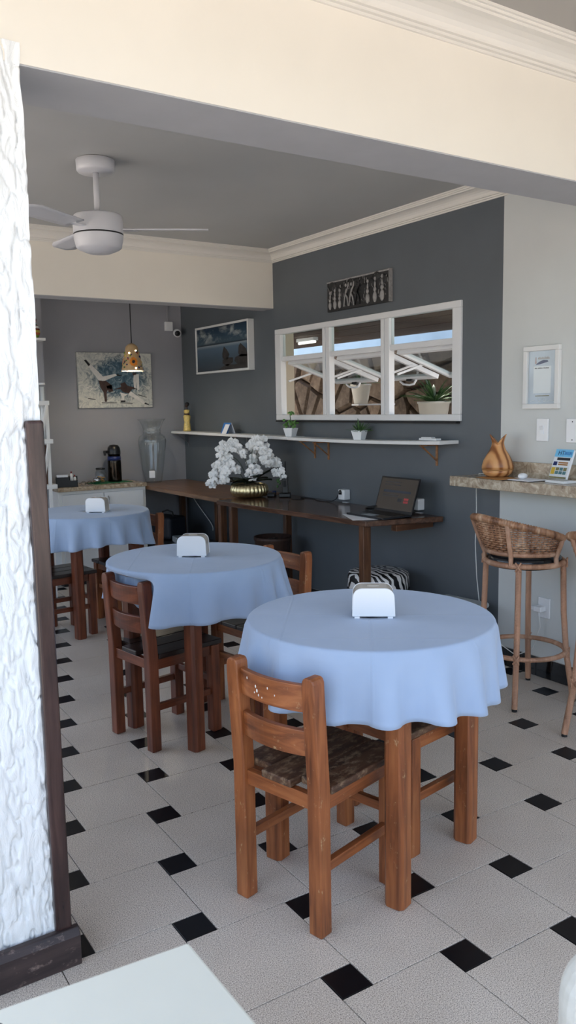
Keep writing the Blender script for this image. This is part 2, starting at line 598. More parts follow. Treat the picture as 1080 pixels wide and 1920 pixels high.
    def build(s, name, mat, parent=None, bevel=0.0, seg=2, solid=0.0, sub=0, loc=None, rotz=None, fix=True):
        me = s.mesh(name)
        if fix:
            import bmesh
            bm = bmesh.new(); bm.from_mesh(me)
            bmesh.ops.recalc_face_normals(bm, faces=bm.faces)
            bm.to_mesh(me); bm.free()
        return link(name, me, mat, parent, bevel, seg, solid, sub, loc, rotz)


def link(name, me, mat, parent=None, bevel=0.0, seg=2, solid=0.0, sub=0, loc=None, rotz=None):
    o = bpy.data.objects.new(name, me)
    COL.objects.link(o)
    if mat and not me.materials:
        me.materials.append(MATS[mat])
    if parent:
        o.parent = parent
    if loc is not None:
        o.location = loc
    if rotz is not None:
        o.rotation_euler.z = rotz
    if solid:
        md = o.modifiers.new('thickness', 'SOLIDIFY'); md.thickness = solid; md.offset = 0
    if sub:
        md = o.modifiers.new('smooth', 'SUBSURF'); md.levels = sub; md.render_levels = sub
    if bevel:
        md = o.modifiers.new('bevel', 'BEVEL'); md.width = bevel; md.segments = seg; md.limit_method = 'ANGLE'; md.angle_limit = math.radians(50)
    return o


def thing(name, label, cat, loc=(0, 0, 0), rotz=0.0, group=None):
    o = bpy.data.objects.new(name, None)
    o.empty_display_size = 0.1
    COL.objects.link(o)
    o.location = loc
    o.rotation_euler = (0, 0, rotz)
    return tag(o, label, cat, group)


def tag(o, label, cat, group=None):
    o['label'] = label; o['category'] = cat
    if group:
        o['group'] = group
    return o


def struct(o, label=None):
    o['kind'] = 'structure'
    if label:
        o['label'] = label
    return o


def root(name, label=None, loc=(0, 0, 0)):
    o = bpy.data.objects.new(name, None)
    COL.objects.link(o)
    o.location = loc
    return struct(o, label)


def text_mesh(txt, size):
    cu = bpy.data.curves.new('lettering', 'FONT')
    cu.body = txt; cu.size = size; cu.extrude = 0.0002
    ob = bpy.data.objects.new('lettering', cu)
    COL.objects.link(ob)
    bpy.context.view_layer.update()
    me = bpy.data.meshes.new_from_object(ob.evaluated_get(bpy.context.evaluated_depsgraph_get()))
    bpy.data.objects.remove(ob, do_unlink=True)
    return me


def clip(poly, a, b, c):
    """keep the part of a 2-D polygon where a*x + b*y <= c"""
    out = []
    for i in range(len(poly)):
        p, q = poly[i], poly[(i + 1) % len(poly)]
        dp, dq = a * p[0] + b * p[1] - c, a * q[0] + b * q[1] - c
        if dp <= 0:
            out.append(p)
        if (dp < 0 < dq) or (dq < 0 < dp):
            t = dp / (dp - dq)
            out.append((p[0] + (q[0] - p[0]) * t, p[1] + (q[1] - p[1]) * t))
    return out


def inset(poly, d):
    """shrink a convex polygon (either winding) by d"""
    cx = sum(p[0] for p in poly) / len(poly); cy = sum(p[1] for p in poly) / len(poly)
    out = list(poly)
    for i in range(len(poly)):
        p, q = poly[i], poly[(i + 1) % len(poly)]
        ex, ey = q[0] - p[0], q[1] - p[1]
        L = math.hypot(ex, ey)
        if L < 1e-6:
            continue
        nx, ny = ey / L, -ex / L
        c = nx * p[0] + ny * p[1]
        if nx * cx + ny * cy > c:
            nx, ny, c = -nx, -ny, -c
        out = clip(out, nx, ny, c - d)
        if len(out) < 3:
            return []
    return out


def poly_area(p):
    return abs(sum(p[i][0] * p[(i + 1) % len(p)][1] - p[(i + 1) % len(p)][0] * p[i][1] for i in range(len(p)))) / 2


def arc(cx, cy, r, a0, a1, n):
    return [(cx + r * math.cos(math.radians(a0 + (a1 - a0) * i / n)), cy + r * math.sin(math.radians(a0 + (a1 - a0) * i / n))) for i in range(n + 1)]


def rz(a):
    return Matrix.Rotation(a, 3, 'Z')

# ------------------------------------------------------------------ the setting
YB = 7.13            # back wall of the alcove
YO, YO2 = 2.07, 2.32  # lintel over the opening, front and back
ZL = 2.312           # underside of that lintel
ZC = 2.68            # ceiling of the dining room
ZN = 2.75            # ceiling on the camera's side
PX = 0.618           # right edge of the white pillar

# ground around the house and the screed under the tiles
struct(MB().box(-40, 60, -40, 60, -0.30, -0.16).build('ground', 'concrete'), 'pale ground outside the house')
FL = struct(MB().box(-1.2, XW + 0.2, -1.0, YB + 0.2, -0.15, -0.004).build('floor', 'grout'), 'grey speckled floor tiles with small black squares')


def build_floor():
    a, b = 0.33, 0.0993
    d = math.radians(0.8)
    q = Vector((math.cos(d), -math.sin(d))); p = Vector((-math.sin(d), -math.cos(d)))
    L0 = Vector((1.1358, 1.6160))
    u = a * q + b * p; v = -a * p + b * q
    g = 0.0014
    rot = math.atan2(q.y, q.x)

    def unit(w):
        h = w / 2 - g; k = h - 0.0012
        vs = [(-h, -h, -0.004), (h, -h, -0.004), (h, h, -0.004), (-h, h, -0.004), (-h, -h, -0.0008), (h, -h, -0.0008), (h, h, -0.0008), (-h, h, -0.0008), (-k, -k, 0), (k, -k, 0), (k, k, 0), (-k, k, 0)]
        fs = [(0, 3, 2, 1)] + [(i, (i + 1) % 4, 4 + (i + 1) % 4, 4 + i) for i in range(4)] + [(4 + i, 4 + (i + 1) % 4, 8 + (i + 1) % 4, 8 + i) for i in range(4)] + [(8, 9, 10, 11)]
        return MB().add(vs, fs).mesh('tile')
    meb, mes = unit(a), unit(b)
    x0, x1, y0, y1 = -0.25, XW, 0.35, YB
    for i in range(-30, 31):
        for j in range(-30, 31):
            L = L0 + i * u + j * v
            for nm, me, w, cc, mt in (('floor_tile', meb, a, L + q * (b + a / 2) + p * (b - a / 2), 'floor_tile'), ('black_tile', mes, b, L + q * b / 2 + p * b / 2, 'black_tile')):
                h = w / 2
                if not (x0 - 0.1 < cc.x < x1 + h and y0 - 0.1 < cc.y < y1 + h):
                    continue
                if cc.x + h * 1.02 > x1 or cc.y + h * 1.02 > y1:
                    pl = [tuple(cc + q * sx * (h - g) - p * sy * (h - g)) for sx, sy in ((-1, -1), (1, -1), (1, 1), (-1, 1))]
                    pl = clip(clip(pl, 1, 0, x1 - 0.002), 0, 1, y1 - 0.002)
                    if len(pl) < 3 or poly_area(pl) < 1e-4:
                        continue
                    MB().prism([(x - cc.x, y - cc.y) for x, y in pl], -0.004, 0).build(nm, mt, FL, loc=(cc.x, cc.y, 0))
                else:
                    link(nm, me, mt, FL, loc=(cc.x, cc.y, 0), rotz=rot)
    # beyond the frame the same floor goes on as plain slabs
    e = MB().box(-1.2, x1, -1.0, y0 - 0.35, -0.004, -0.0005).box(-1.2, x0 - 0.3, y0 - 0.35, YB, -0.004, -0.0005)
    e.build('outer_paving', 'floor_tile', FL)['kind'] = 'stuff'


build_floor()

# right-hand wall: dark accent part with the window hole, pale part beyond the paint line
WY0, WY1, WZ0, WZ1 = 3.50, 5.43, 1.39, 2.08
YP = 3.165
w = MB()
WT = XW + 0.05
w.box(XW, WT, YP, WY0, -0.15, 3.0).box(XW, WT, WY1, YB + 0.16, -0.15, 3.0)
w.box(XW, WT, WY0, WY1, -0.15, WZ0).box(XW, WT, WY0, WY1, WZ1, 3.0)
struct(w.build('wall_right', 'wall_dark'), 'dark grey painted wall with the long white window')
struct(MB().box(XW, XW + 0.05, -0.6, YP, -0.15, 3.0).build('wall_right_front', 'wall_light'), 'pale grey wall behind the stone counter')
struct(MB().box(1.9, XW + 0.16, YB, YB + 0.16, -0.15, 3.0).build('wall_back', 'wall_grey'), 'mid grey back wall of the alcove')
struct(MB().box(-0.6, 2.115, 6.9, YB + 0.16, -0.15, 3.0).build('wall_back_left', 'wall_grey'), 'grey pier beside the alcove, left of the painting')
# unseen left side of the dining room: low wall, bays shaped to let daylight in
wl = MB()
for ya, yb, za in ((YO2, 2.5, 0.35), (2.5, 3.55, 1.15), (3.55, 3.75, 0.35), (5.5, 5.66, 0.35), (6.75, 6.9, 0.35)):
    wl.box(-0.6, -0.45, ya, yb, 0.35, 2.5 if za < 1 else za)
wl.box(-0.6, -0.45, YO2, 6.9, -0.15, 0.35).box(-0.6, -0.45, YO2, 6.9, 2.5, 3.0)
struct(wl.build('wall_left', 'wall_light'), 'unseen left wall of the dining room with openings added for daylight')
# ceilings and roof
struct(MB().box(-0.45, XW, YO2, YB, ZC, ZC + 0.1).build('ceiling', 'ceiling_paint'), 'grey dining room ceiling')
struct(MB().box(-0.6, XW, -0.6, YO, ZN, ZN + 0.1).build('ceiling_front', 'ceiling_near'), 'pale ceiling on the near side of the opening')
struct(MB().box(-0.75, XW + 0.3, -0.75, YB + 0.3, 3.0, 3.12).build('ceiling_roof_slab', 'concrete'), 'roof slab above the rooms')
# lintel over the opening, its grey soffit, second lintel before the alcove
lt = struct(MB().box(-0.6, XW, YO, YO2, ZL + 0.004, 3.0).build('wall_front', 'cream'), 'cream lintel over the wide opening')
MB().box(PX - 0.02, XW, YO + 0.002, YO2 - 0.002, ZL, ZL + 0.004).build('soffit', 'soffit', lt)
l2 = struct(MB().box(-0.45, XW, 5.50, 5.66, 2.254, ZC).build('wall_middle', 'cream'), 'cream lintel in front of the alcove')
MB().box(-0.45, XW, 5.502, 5.658, 2.25, 2.254).build('soffit', 'soffit', l2)


def build_pillar():
    """white stucco pillar: front and reveal faces really uneven"""
    m = MB()
    x0, y1, z0, z1 = -0.6, YO2, -0.15, ZL + 0.05

    xm = 0.25                       # left of this the pillar is out of the picture

    def groove(x, z, k):
        n = mnoise.noise(Vector((x * 30 + k, k, z * 7))) + 0.45 * mnoise.noise(Vector((x * 75, k + 4, z * 24)))
        return 0.008 * math.exp(-(n / 0.10) ** 2) + 0.004 * mnoise.noise(Vector((x * 55, k + 9, z * 26)))

    def front(uu, vv):
        x = xm + (PX - xm) * uu; z = z0 + (z1 - z0) * vv
        return (x + (0.006 * mnoise.noise(Vector((1.1, 2.2, z * 9))) if uu == 1 else 0), YO + groove(x, z, 1.3) - 0.003, z)

    def side(uu, vv):
        y = YO + (y1 - YO) * uu; z = z0 + (z1 - z0) * vv
        if uu == 0:
            return front(1, vv)
        return (PX + 0.004 * mnoise.noise(Vector((3.3, y * 34, z * 9))), y, z)
    m.sheet(front, 130, 620)
    m.sheet(side, 10, 620)
    m.box(x0, xm + 0.002, YO + 0.002, y1, z0, z1)
    m.box(xm, PX - 0.014, YO + 0.014, y1, z0, z1)
    return m.build('wall_front_pillar', 'stucco', fix=False)


struct(build_pillar(), 'white textured stucco pillar at the left edge')
# dark timber corner guard and skirting of the pillar
tg = struct(MB().box(PX - 0.041, PX + 0.003, YO - 0.022, YO2 + 0.004, 0.0, 1.47).build('trim_1', 'wood_dark_trim', bevel=0.008, seg=3), 'dark timber corner guard on the white pillar')
bb = MB().prism([(YO - 0.042, 0), (YO - 0.012, 0), (YO - 0.012, 0.105), (YO - 0.03, 0.105), (YO - 0.042, 0.085)], -0.6, PX + 0.018, 'x')
struct(bb.build('baseboard_front', 'base_dark', bevel=0.003), 'worn dark timber skirting at the foot of the pillar')


def cornice(name, path_axis, lo, hi, wall, ceil, sgn, proj, drop, label):
    """stepped plaster cornice; profile in (out from wall, down from ceiling)"""
    pf = [(0, 0), (proj, 0), (proj, -0.10), (proj * 0.93, -0.10), (proj * 0.93, -0.2), (proj * 0.86, -0.2), (proj * 0.86, -0.3)]
    pf += [(proj * (0.86 - 0.60 * math.sin(t * math.pi / 2)), -0.3 - 0.42 * (1 - math.cos(t * math.pi / 2))) for t in (0.2, 0.4, 0.6, 0.8, 1.0)]
    pf += [(proj * 0.26, -0.8), (proj * 0.16, -0.8), (proj * 0.16, -0.9), (proj * 0.06, -0.9), (proj * 0.06, -1.0), (0, -1.0)]
    poly = [(wall + sgn * p, ceil + drop * z) for p, z in pf]
    return struct(MB().prism(poly, lo, hi, path_axis).build(name, 'cornice_paint'), label)


cornice('trim_2', 'y', YO2, 5.50, XW, ZC, -1, 0.10, 0.085, 'plaster cornice along the top of the dark wall')
cornice('trim_3', 'x', -0.45, XW - 0.001, 5.50, ZC, -1, 0.10, 0.085, 'plaster cornice on the lintel before the alcove')
cornice('trim_4', 'x', -0.6, XW - 0.001, YO, ZN, -1, 0.13, 0.09, 'plaster cornice above the front lintel')

# skirting of small black tiles along the right wall
bs = struct(MB().box(XW - 0.006, XW, -0.5, YB, 0.0, 0.108).build('baseboard_right', 'baseboard_grout'), 'skirting of glossy black tiles')
me_sk = MB().box(-0.005, 0.0, -0.0505, 0.0505, 0.0, 0.106).mesh('skirting_tile')
y = 2.0
while y < YB - 0.1:
    link('skirting_tile', me_sk, 'black_glaze', bs, 0.0015, 1, loc=(XW - 0.0065, y, 0.001))
    y += 0.1035

# ------------------------------------------------------------------ window in the dark wall
win = root('window_1', 'long white three-bay window with tilted open lower sashes')
MULL = [(5.43, 5.375), (4.84, 4.755), (4.19, 4.105), (3.545, 3.50)]
zr = 1.857


def build_window():
    xa, xb = XW - 0.016, XW + 0.035
    f = MB()
    f.box(xa, xb, 3.465, 5.465, 2.045, 2.085).box(xa, xb, 3.465, 5.465, 1.388, 1.428)
    f.box(xa, xb, 3.465, 3.535, 1.428, 2.045).box(xa, xb, 5.385, 5.465, 1.428, 2.045)
    f.build('window_frame', 'aluminium_white', win, bevel=0.004)
    for y0, y1 in ((4.755, 4.84), (4.105, 4.19)):
        m = MB().box(xa + 0.004, xb, y0, y0 + 0.03, 1.428, 2.045).box(xa + 0.012, xb, y0 + 0.03, y1 - 0.03, 1.428, 2.045).box(xa + 0.004, xb, y1 - 0.03, y1, 1.428, 2.045)
        m.build('mullion', 'aluminium_white', win, bevel=0.003)
    bays = [(4.84, 5.385), (4.19, 4.755), (3.535, 4.105)]
    MB().box(XW - 0.03, XW + 0.0, 3.48, 5.45, 1.374, 1.387).build('window_sill', 'black_rubber', win)
    for y0, y1 in bays:
        MB().box(XW - 0.004, XW + 0.03, y0, y1, zr - 0.018, zr + 0.018).build('transom', 'aluminium_white', win, bevel=0.003)
        MB().box(XW + 0.010, XW + 0.014, y0, y1, zr + 0.018, 2.045).build('pane', 'window_glass', win)
        # awning sash, hinged under the transom and pushed far out
        s = bpy.data.objects.new('sash', None); COL.objects.link(s); s.parent = win
        s.location = (XW + 0.045, (y0 + y1) / 2, zr - 0.024)
        s.rotation_euler = (0, math.radians(-72), 0)     # local -z runs outwards and down
        h = (y1 - y0) / 2 - 0.012
        Ls = 0.50
        for yy in (-h, h - 0.028):
            MB().box(-0.016, 0.016, yy, yy + 0.028, -Ls, 0).build('stile', 'aluminium_white', s, bevel=0.003)
        MB().box(-0.016, 0.016, -h + 0.028, h - 0.028, -0.03, 0).build('top_rail', 'aluminium_white', s, bevel=0.003)
        MB().box(-0.016, 0.016, -h + 0.028, h - 0.028, -Ls, -Ls + 0.034).build('bottom_rail', 'aluminium_white', s, bevel=0.003)
        MB().box(-0.002, 0.002, -h + 0.028, h - 0.028, -Ls + 0.034, -0.03).build('pane', 'window_glass', s)
        hd = MB().tube([(-0.02, -0.07, -Ls + 0.02), (-0.05, -0.05, -Ls + 0.015), (-0.055, 0.0, -Ls + 0.01), (-0.05, 0.06, -Ls + 0.015), (-0.03, 0.09, -Ls + 0.03)], 0.008, 6)
        hd.build('handle', 'white_plastic', s)
        MB().box(-0.03, 0.0, -0.03, 0.03, -Ls - 0.004, -Ls + 0.03).build('latch', 'black_plastic', s, bevel=0.004)
        for yy in (y0 + 0.012, y1 - 0.012):
            MB().bar((XW + 0.05, yy, zr - 0.17), (XW + 0.05 + 0.24 * math.sin(math.radians(72)), yy, zr - 0.03 - 0.24 * math.cos(math.radians(72))), 0.012, 0.014).build('stay_arm', 'aluminium_white', win)


build_window()

# ------------------------------------------------------------------ terrace seen through the window
XS = 6.0


def build_stone_wall():
    rt = struct(MB().box(XS + 0.05, XS + 0.35, 3.6, 12.0, -0.2, 2.06).build('wall_garden', 'mortar'), 'rough stone garden wall outside the window')
    rnd = random.Random(3)
    cells = []
    y0, y1, z0, z1 = 4.6, 10.4, 0.75, 2.12
    sites = []
    ny, nz = 17, 5
    for i in range(ny):
        for j in range(nz):
            sites.append((y0 + (i + 0.5 + rnd.uniform(-0.5, 0.5)) * (y1 - y0) / ny, z0 + (j + 0.5 + rnd.uniform(-0.42, 0.42) + (0.5 if i % 2 else 0) * 0.6) * (z1 - z0) / nz))
    for i, s in enumerate(sites):
        pl = [(y0, z0), (y1, z0), (y1, z1), (y0, z1)]
        for k, t in enumerate(sites):
            if k == i or abs(t[0] - s[0]) > 0.9 or abs(t[1] - s[1]) > 0.9:
                continue
            a, b = t[0] - s[0], t[1] - s[1]
            pl = clip(pl, a, b, (t[0] ** 2 + t[1] ** 2 - s[0] ** 2 - s[1] ** 2) / 2)
            if len(pl) < 3:
                break
        if len(pl) < 3:
            continue
        pl = inset(pl, 0.011)
        if len(pl) < 3 or poly_area(pl) < 0.002:
            continue
        p2 = inset(pl, 0.018)
        if len(p2) != len(pl):
            cy = sum(p[0] for p in pl) / len(pl); cz = sum(p[1] for p in pl) / len(pl)
            p2 = [(cy + (p[0] - cy) * 0.82, cz + (p[1] - cz) * 0.82) for p in pl]
        dpt = rnd.uniform(0.03, 0.075)
        n = len(pl)
        c = (sum(p[0] for p in pl) / n, sum(p[1] for p in pl) / n)
        vs = [(0.06, p[0] - c[0], p[1] - c[1]) for p in pl] + [(0.01, p[0] - c[0], p[1] - c[1]) for p in pl] + [(-dpt + rnd.uniform(0, 0.012), p[0] - c[0], p[1] - c[1]) for p in p2]
        fs = [(k, (k + 1) % n, n + (k + 1) % n, n + k) for k in range(n)] + [(n + k, n + (k + 1) % n, 2 * n + (k + 1) % n, 2 * n + k) for k in range(n)] + [tuple(range(2 * n, 3 * n))]
        MB().add(vs, fs).build('stone', 'field_stone', rt, loc=(XS, c[0], c[1]))


build_stone_wall()
struct(MB().box(8.2, 8.4, 2.0, 18.0, -0.2, 3.6).build('sky_gap_panel', 'sky_gap_blue'), 'pale blue panel added in place of bright sky beyond the stone garden wall')  # added panel that tones down the bright sky gap above the stones
pc = root('ceiling_terrace', 'dark brown plank ceiling over the terrace')
me_pl = MB().box(-0.052, 0.052, 3.0, 11.5, 0.0, 0.02).mesh('ceiling_plank')
x = XW + 0.22
while x < 5.75:
    link('ceiling_plank', me_pl, 'plank_brown', pc, loc=(x, 0, 2.20 + random.uniform(0, 0.004)))
    x += 0.112
MB().box(XW + 0.05, 5.75, 3.0, 11.5, 2.225, 2.30).build('roof_board', 'plank_brown', pc)
struct(MB().box(4.2, 4.5, 6.69, 7.15, -0.16, 2.20).build('wall_terrace_column', 'cream_column', bevel=0.01), 'cream terrace column behind the window')
lf = thing('ceiling_light', 'white tube light on the plank ceiling outside the window', 'light', (4.98, 7.16, 2.14))
MB().box(-0.03, 0.03, -0.16, 0.16, 0.025, 0.06).build('housing', 'white_plastic', lf, bevel=0.004)
MB().tube([(0, -0.15, 0.012), (0, 0.15, 0.012)], 0.012, 10).build('tube', 'tube_glow', lf)


def leafy(parent, c, n, length, width, mat, rnd, droop=0.5, up=0.7, name='leaf'):
    for k in range(n):
        a = rnd.uniform(0, 2 * math.pi); el = rnd.uniform(0.15, 1.0) * up
        L = length * rnd.uniform(0.7, 1.15)

        def fn(u, v, a=a, el=el, L=L):
            s = u * L
            r = s * math.cos(el); z = s * math.sin(el) - droop * s * s / L * 0.6
            wv = width * math.sin(math.pi * min(1, 0.08 + u * 0.92)) ** 0.8 * (v - 0.5)
            return (r * math.cos(a) - wv * math.sin(a), r * math.sin(a) + wv * math.cos(a), z + abs(v - 0.5) * width * 0.25)
        MB().sheet(fn, 6, 2).build(name, mat, parent, loc=c, solid=0.0012)


def terrace_pot(label, loc, r0, r1, h, plant_z, nl, ll):
    t = thing('garden_pot', label, 'pot', loc, group='pots on the terrace wall')
    MB().lathe([(0, 0), (r0, 0), (r1, h - 0.02), (r1 + 0.008, h - 0.02), (r1 + 0.008, h), (r1 - 0.008, h), (r1 - 0.02, h - 0.03), (0, h - 0.03)], 28).build('pot', 'pot_white', t)
    rnd = random.Random(int(loc[1] * 100))
    MB().tube([(0, 0, h - 0.03), (0.01, 0, plant_z * 0.7)], 0.012, 6).build('stem', 'stem_green', t)
    leafy(t, (0, 0, h - 0.02), nl, ll, 0.035, 'leaf_green', rnd, 0.4, 1.2)
    return t


terrace_pot('white flower pot hanging behind the middle window bay', (5.5, 6.915, 1.505), 0.072, 0.105, 0.21, 0.3, 26, 0.24)
terrace_pot('white pot with dense leaves behind the right window bay', (5.5, 5.80, 1.30), 0.12, 0.15, 0.215, 0.3, 50, 0.33)
# brackets that carry the two pots on the stone wall
for yy, zz, rr in ((6.915, 1.50, 0.06), (5.80, 1.295, 0.12)):
    tag(MB().box(5.5 - rr - 0.02, 5.93, yy - rr, yy + rr, zz - 0.012, zz + 0.004).build('pot_bracket', 'white_paint', bevel=0.002), 'small bracket under the pot %s window bay' % ('in the middle' if yy > 6.5 else 'in the right'), 'bracket')
# ------------------------------------------------------------------ dining tables, cloths, chairs
def dining_table(label, c, deg):
    t = thing('dining_table', label, 'table', (c[0], c[1], 0), math.radians(deg), 'round dining tables')
    MB().lathe([(0, 0.775), (0.378, 0.775), (0.385, 0.782), (0.385, 0.798), (0.378, 0.805), (0, 0.805)], 48).build('tabletop', 'wood_red_x', t)
    h = 0.230 if deg > 16 else 0.214
    me = MB().prism([(-0.033, -0.021), (-0.021, -0.033), (0.021, -0.033), (0.033, -0.021), (0.033, 0.021), (0.021, 0.033), (-0.021, 0.033), (-0.033, 0.021)], 0, 0.775).mesh('leg')
    mt = 'wood_warm_z' if deg > 16 else 'wood_red_z'
    for sx in (-1, 1):
        for sy in (-1, 1):
            link('leg', me, mt, t, 0.003, 1, loc=(sx * h, sy * h, 0))
    for s in (-1, 1):
        MB().box(-h + 0.033, h - 0.033, s * h - 0.012, s * h + 0.012, 0.69, 0.775).build('apron', 'wood_red_x', t, 0.002)
        MB().box(s * h - 0.012, s * h + 0.012, -h + 0.033, h - 0.033, 0.69, 0.775).build('apron', 'wood_red_y', t, 0.002)
    return t


def smooth(a, b, x):
    t = min(1, max(0, (x - a) / (b - a)))
    return t * t * (3 - 2 * t)


def tablecloth(label, c, seed, crease, chair=None):
    # chair = (x, y, degrees) of a chair whose back presses the hanging cloth inwards
    rnd = random.Random(seed)
    R = 0.395; n = 220
    ph = [rnd.uniform(0, 6.28) for _ in range(8)]

    def wave(a):
        w = math.sin(17 * a + ph[0] + 1.5 * math.sin(2 * a + ph[1]) + 0.9 * math.sin(3 * a + ph[2]))
        amp = 0.75 + 0.35 * math.sin(2 * a + ph[3]) * math.sin(3 * a + ph[4])
        w = math.copysign(abs(w) ** 0.75, w)
        return w * amp + 0.35 * math.sin(4 * a + ph[5])

    def dropv(a):
        return 0.205 + 0.016 * math.sin(2 * a + ph[6]) + 0.012 * math.sin(4 * a + ph[7])
    rings = [('t', r) for r in (0.0, 0.08, 0.16, 0.24, 0.31, 0.36, 0.385, 0.393)]
    rings += [('e', k) for k in (0.25, 0.5, 0.75, 1.0)]
    rings += [('d', k / 14) for k in range(1, 15)]
    vs = []
    for kind, t in rings:
        for k in range(n):
            a = 2 * math.pi * k / n
            if kind == 't':
                r, z = max(t, 1e-4), 0.0
                r = r
            elif kind == 'e':
                r = 0.393 + 0.010 * math.sin(t * math.pi / 2); z = -0.010 * (1 - math.cos(t * math.pi / 2))
            else:
                s = t ** 0.6
                r = 0.403 + 0.012 * s + (0.040 * wave(a) + 0.012) * s * (0.4 + 0.6 * t)
                r = 0.401 + math.log(1 + math.exp((r - 0.401) * 160)) / 160
                z = -0.010 - (dropv(a) - 0.010) * t
            x, y = r * math.cos(a), r * math.sin(a)
            if chair and kind == 'd':
                ca, sa = math.cos(math.radians(crease)), math.sin(math.radians(crease))
                wx, wy = c[0] + x * ca - y * sa - chair[0], c[1] + x * sa + y * ca - chair[1]
                cc, cs = math.cos(math.radians(chair[2])), math.sin(math.radians(chair[2]))
                lx, ly = wx * cc + wy * cs, -wx * cs + wy * cc
                lim = -0.142 + 0.005 * math.sin(ly * 70)
                if lx < lim:
                    lx += (lim - lx) * (1 - smooth(0.185, 0.25, abs(ly))) * smooth(0.02, 0.26, t)
                    wx, wy = lx * cc - ly * cs + chair[0] - c[0], lx * cs + ly * cc + chair[1] - c[1]
                    x, y = wx * ca + wy * sa, -wx * sa + wy * ca
            vs.append((x, y, z))
    fs = []
    for i in range(len(rings) - 1):
        for k in range(n):
            l = (k + 1) % n
            fs.append((i * n + k, i * n + l, (i + 1) * n + l, (i + 1) * n + k))
    o = MB().add(vs, fs, True).build('tablecloth', 'cloth_blue', solid=0.0016)
    o.location = (c[0], c[1], 0.8085)
    o.rotation_euler.z = math.radians(crease)
    return tag(o, label, 'tablecloth', 'blue-grey tablecloths')


def dining_chair(label, c, deg, post='wood_warm', seat='seat_worn', lean=0.018):
    t = thing('dining_chair', label, 'chair', (c[0], c[1], 0), math.radians(deg), 'wooden dining chairs')
    bx, fx, hy = -0.17, 0.165, 0.148
    h = 0.0235
    for s in (-1, 1):
        # back post: straight to the seat, then leaning back, rounded head
        vs = []; y0, y1 = s * hy - h, s * hy + h
        sec = [(0.0, 0.0), (0.43, 0.0), (0.72, -lean), (0.747, -lean), (0.757, -lean), (0.762, -lean)]
        shr = [1, 1, 1, 0.95, 0.75, 0.4]
        for (z, dx), k in zip(sec, shr):
            yc = s * hy
            vs += [(bx + dx - h, yc - h * k, z), (bx + dx + h, yc - h * k, z), (bx + dx + h, yc + h * k, z), (bx + dx - h, yc + h * k, z)]
        fs = [(3, 2, 1, 0)] + [(i * 4 + k, i * 4 + (k + 1) % 4, (i + 1) * 4 + (k + 1) % 4, (i + 1) * 4 + k) for i in range(5) for k in range(4)] + [(20, 21, 22, 23)]
        MB().add(vs, fs).build('back_post', post + '_z', t, 0.004)
        MB().box(fx - h, fx + h, y0, y1, 0, 0.412).build('leg', post + '_z', t, 0.004)
        MB().box(bx + h, fx - h, s * hy - 0.012, s * hy + 0.014, 0.365, 0.412).build('side_rail', post + '_x', t, 0.002)
        MB().box(bx + h, fx - h, s * hy - 0.011, s * hy + 0.011, 0.178, 0.208).build('stretcher', post + '_x', t, 0.002)
    MB().box(bx - 0.012, bx + 0.012, -hy + h, hy - h, 0.368, 0.412).build('rear_rail', post + '_y', t, 0.002)
    MB().box(fx - 0.012, fx + 0.012, -hy + h, hy - h, 0.368, 0.412).build('front_rail', post + '_y', t, 0.002)
    MB().box(fx - 0.011, fx + 0.011, -hy + h, hy - h, 0.232, 0.262).build('stretcher', post + '_y', t, 0.002)
    # curved back slats, bowed away from the sitter
    for z0, z1 in ((0.655, 0.735), (0.525, 0.602)):
        def xs(y, z):
            return bx - lean * (z - 0.43) / 0.29 - 0.022 * (1 - (y / (hy - h)) ** 2)
        vs = []; k = 12
        for i in range(k + 1):
            y = -(hy - h) + 2 * (hy - h) * i / k
            for z, dx in ((z0, 0.01), (z0, -0.01), (z1, -0.01), (z1, 0.01)):
                vs.append((xs(y, z) + dx, y, z))
        fs = [(i * 4 + a, i * 4 + (a + 1) % 4, (i + 1) * 4 + (a + 1) % 4, (i + 1) * 4 + a) for i in range(k) for a in range(4)] + [(0, 1, 2, 3), (k * 4 + 3, k * 4 + 2, k * 4 + 1, k * 4)]
        MB().add(vs, fs).build('back_slat', post + '_y', t, 0.003)
    # seat of three boards, notched round the back posts
    xs0, xs1 = bx + h + 0.001, fx + 0.035
    for i in range(3):
        ya, yb = -0.176 + i * 0.1173, -0.176 + (i + 1) * 0.1173 - 0.0012
        MB().box(xs0 if i != 1 else bx - 0.02, xs1, ya, yb, 0.414, 0.437).build('seat_board', seat, t, 0.005, 3)
    return t


T1, T2, T3 = (1.650, 2.037), (1.685, 3.365), (1.90, 5.37)
dining_table('round wooden table nearest the camera with worn orange-brown legs', (1.656, 2.033), 19)
dining_table('round wooden table in the middle, behind the nearest one', T2, 15)
dining_table('round wooden table farthest back, before the white cabinet', T3, 8)
tablecloth('blue-grey round cloth draped over the nearest table', T1, 5, 52)
tablecloth('blue-grey round cloth draped over the middle table', T2, 11, 60, (1.520, 3.375, 9.5))
tablecloth('blue-grey round cloth draped over the farthest table', T3, 23, 40, (1.652, 5.333, 5))
near = dining_chair('scuffed wooden chair at the nearest table, its back towards the camera', (1.371, 1.948), 14.3)
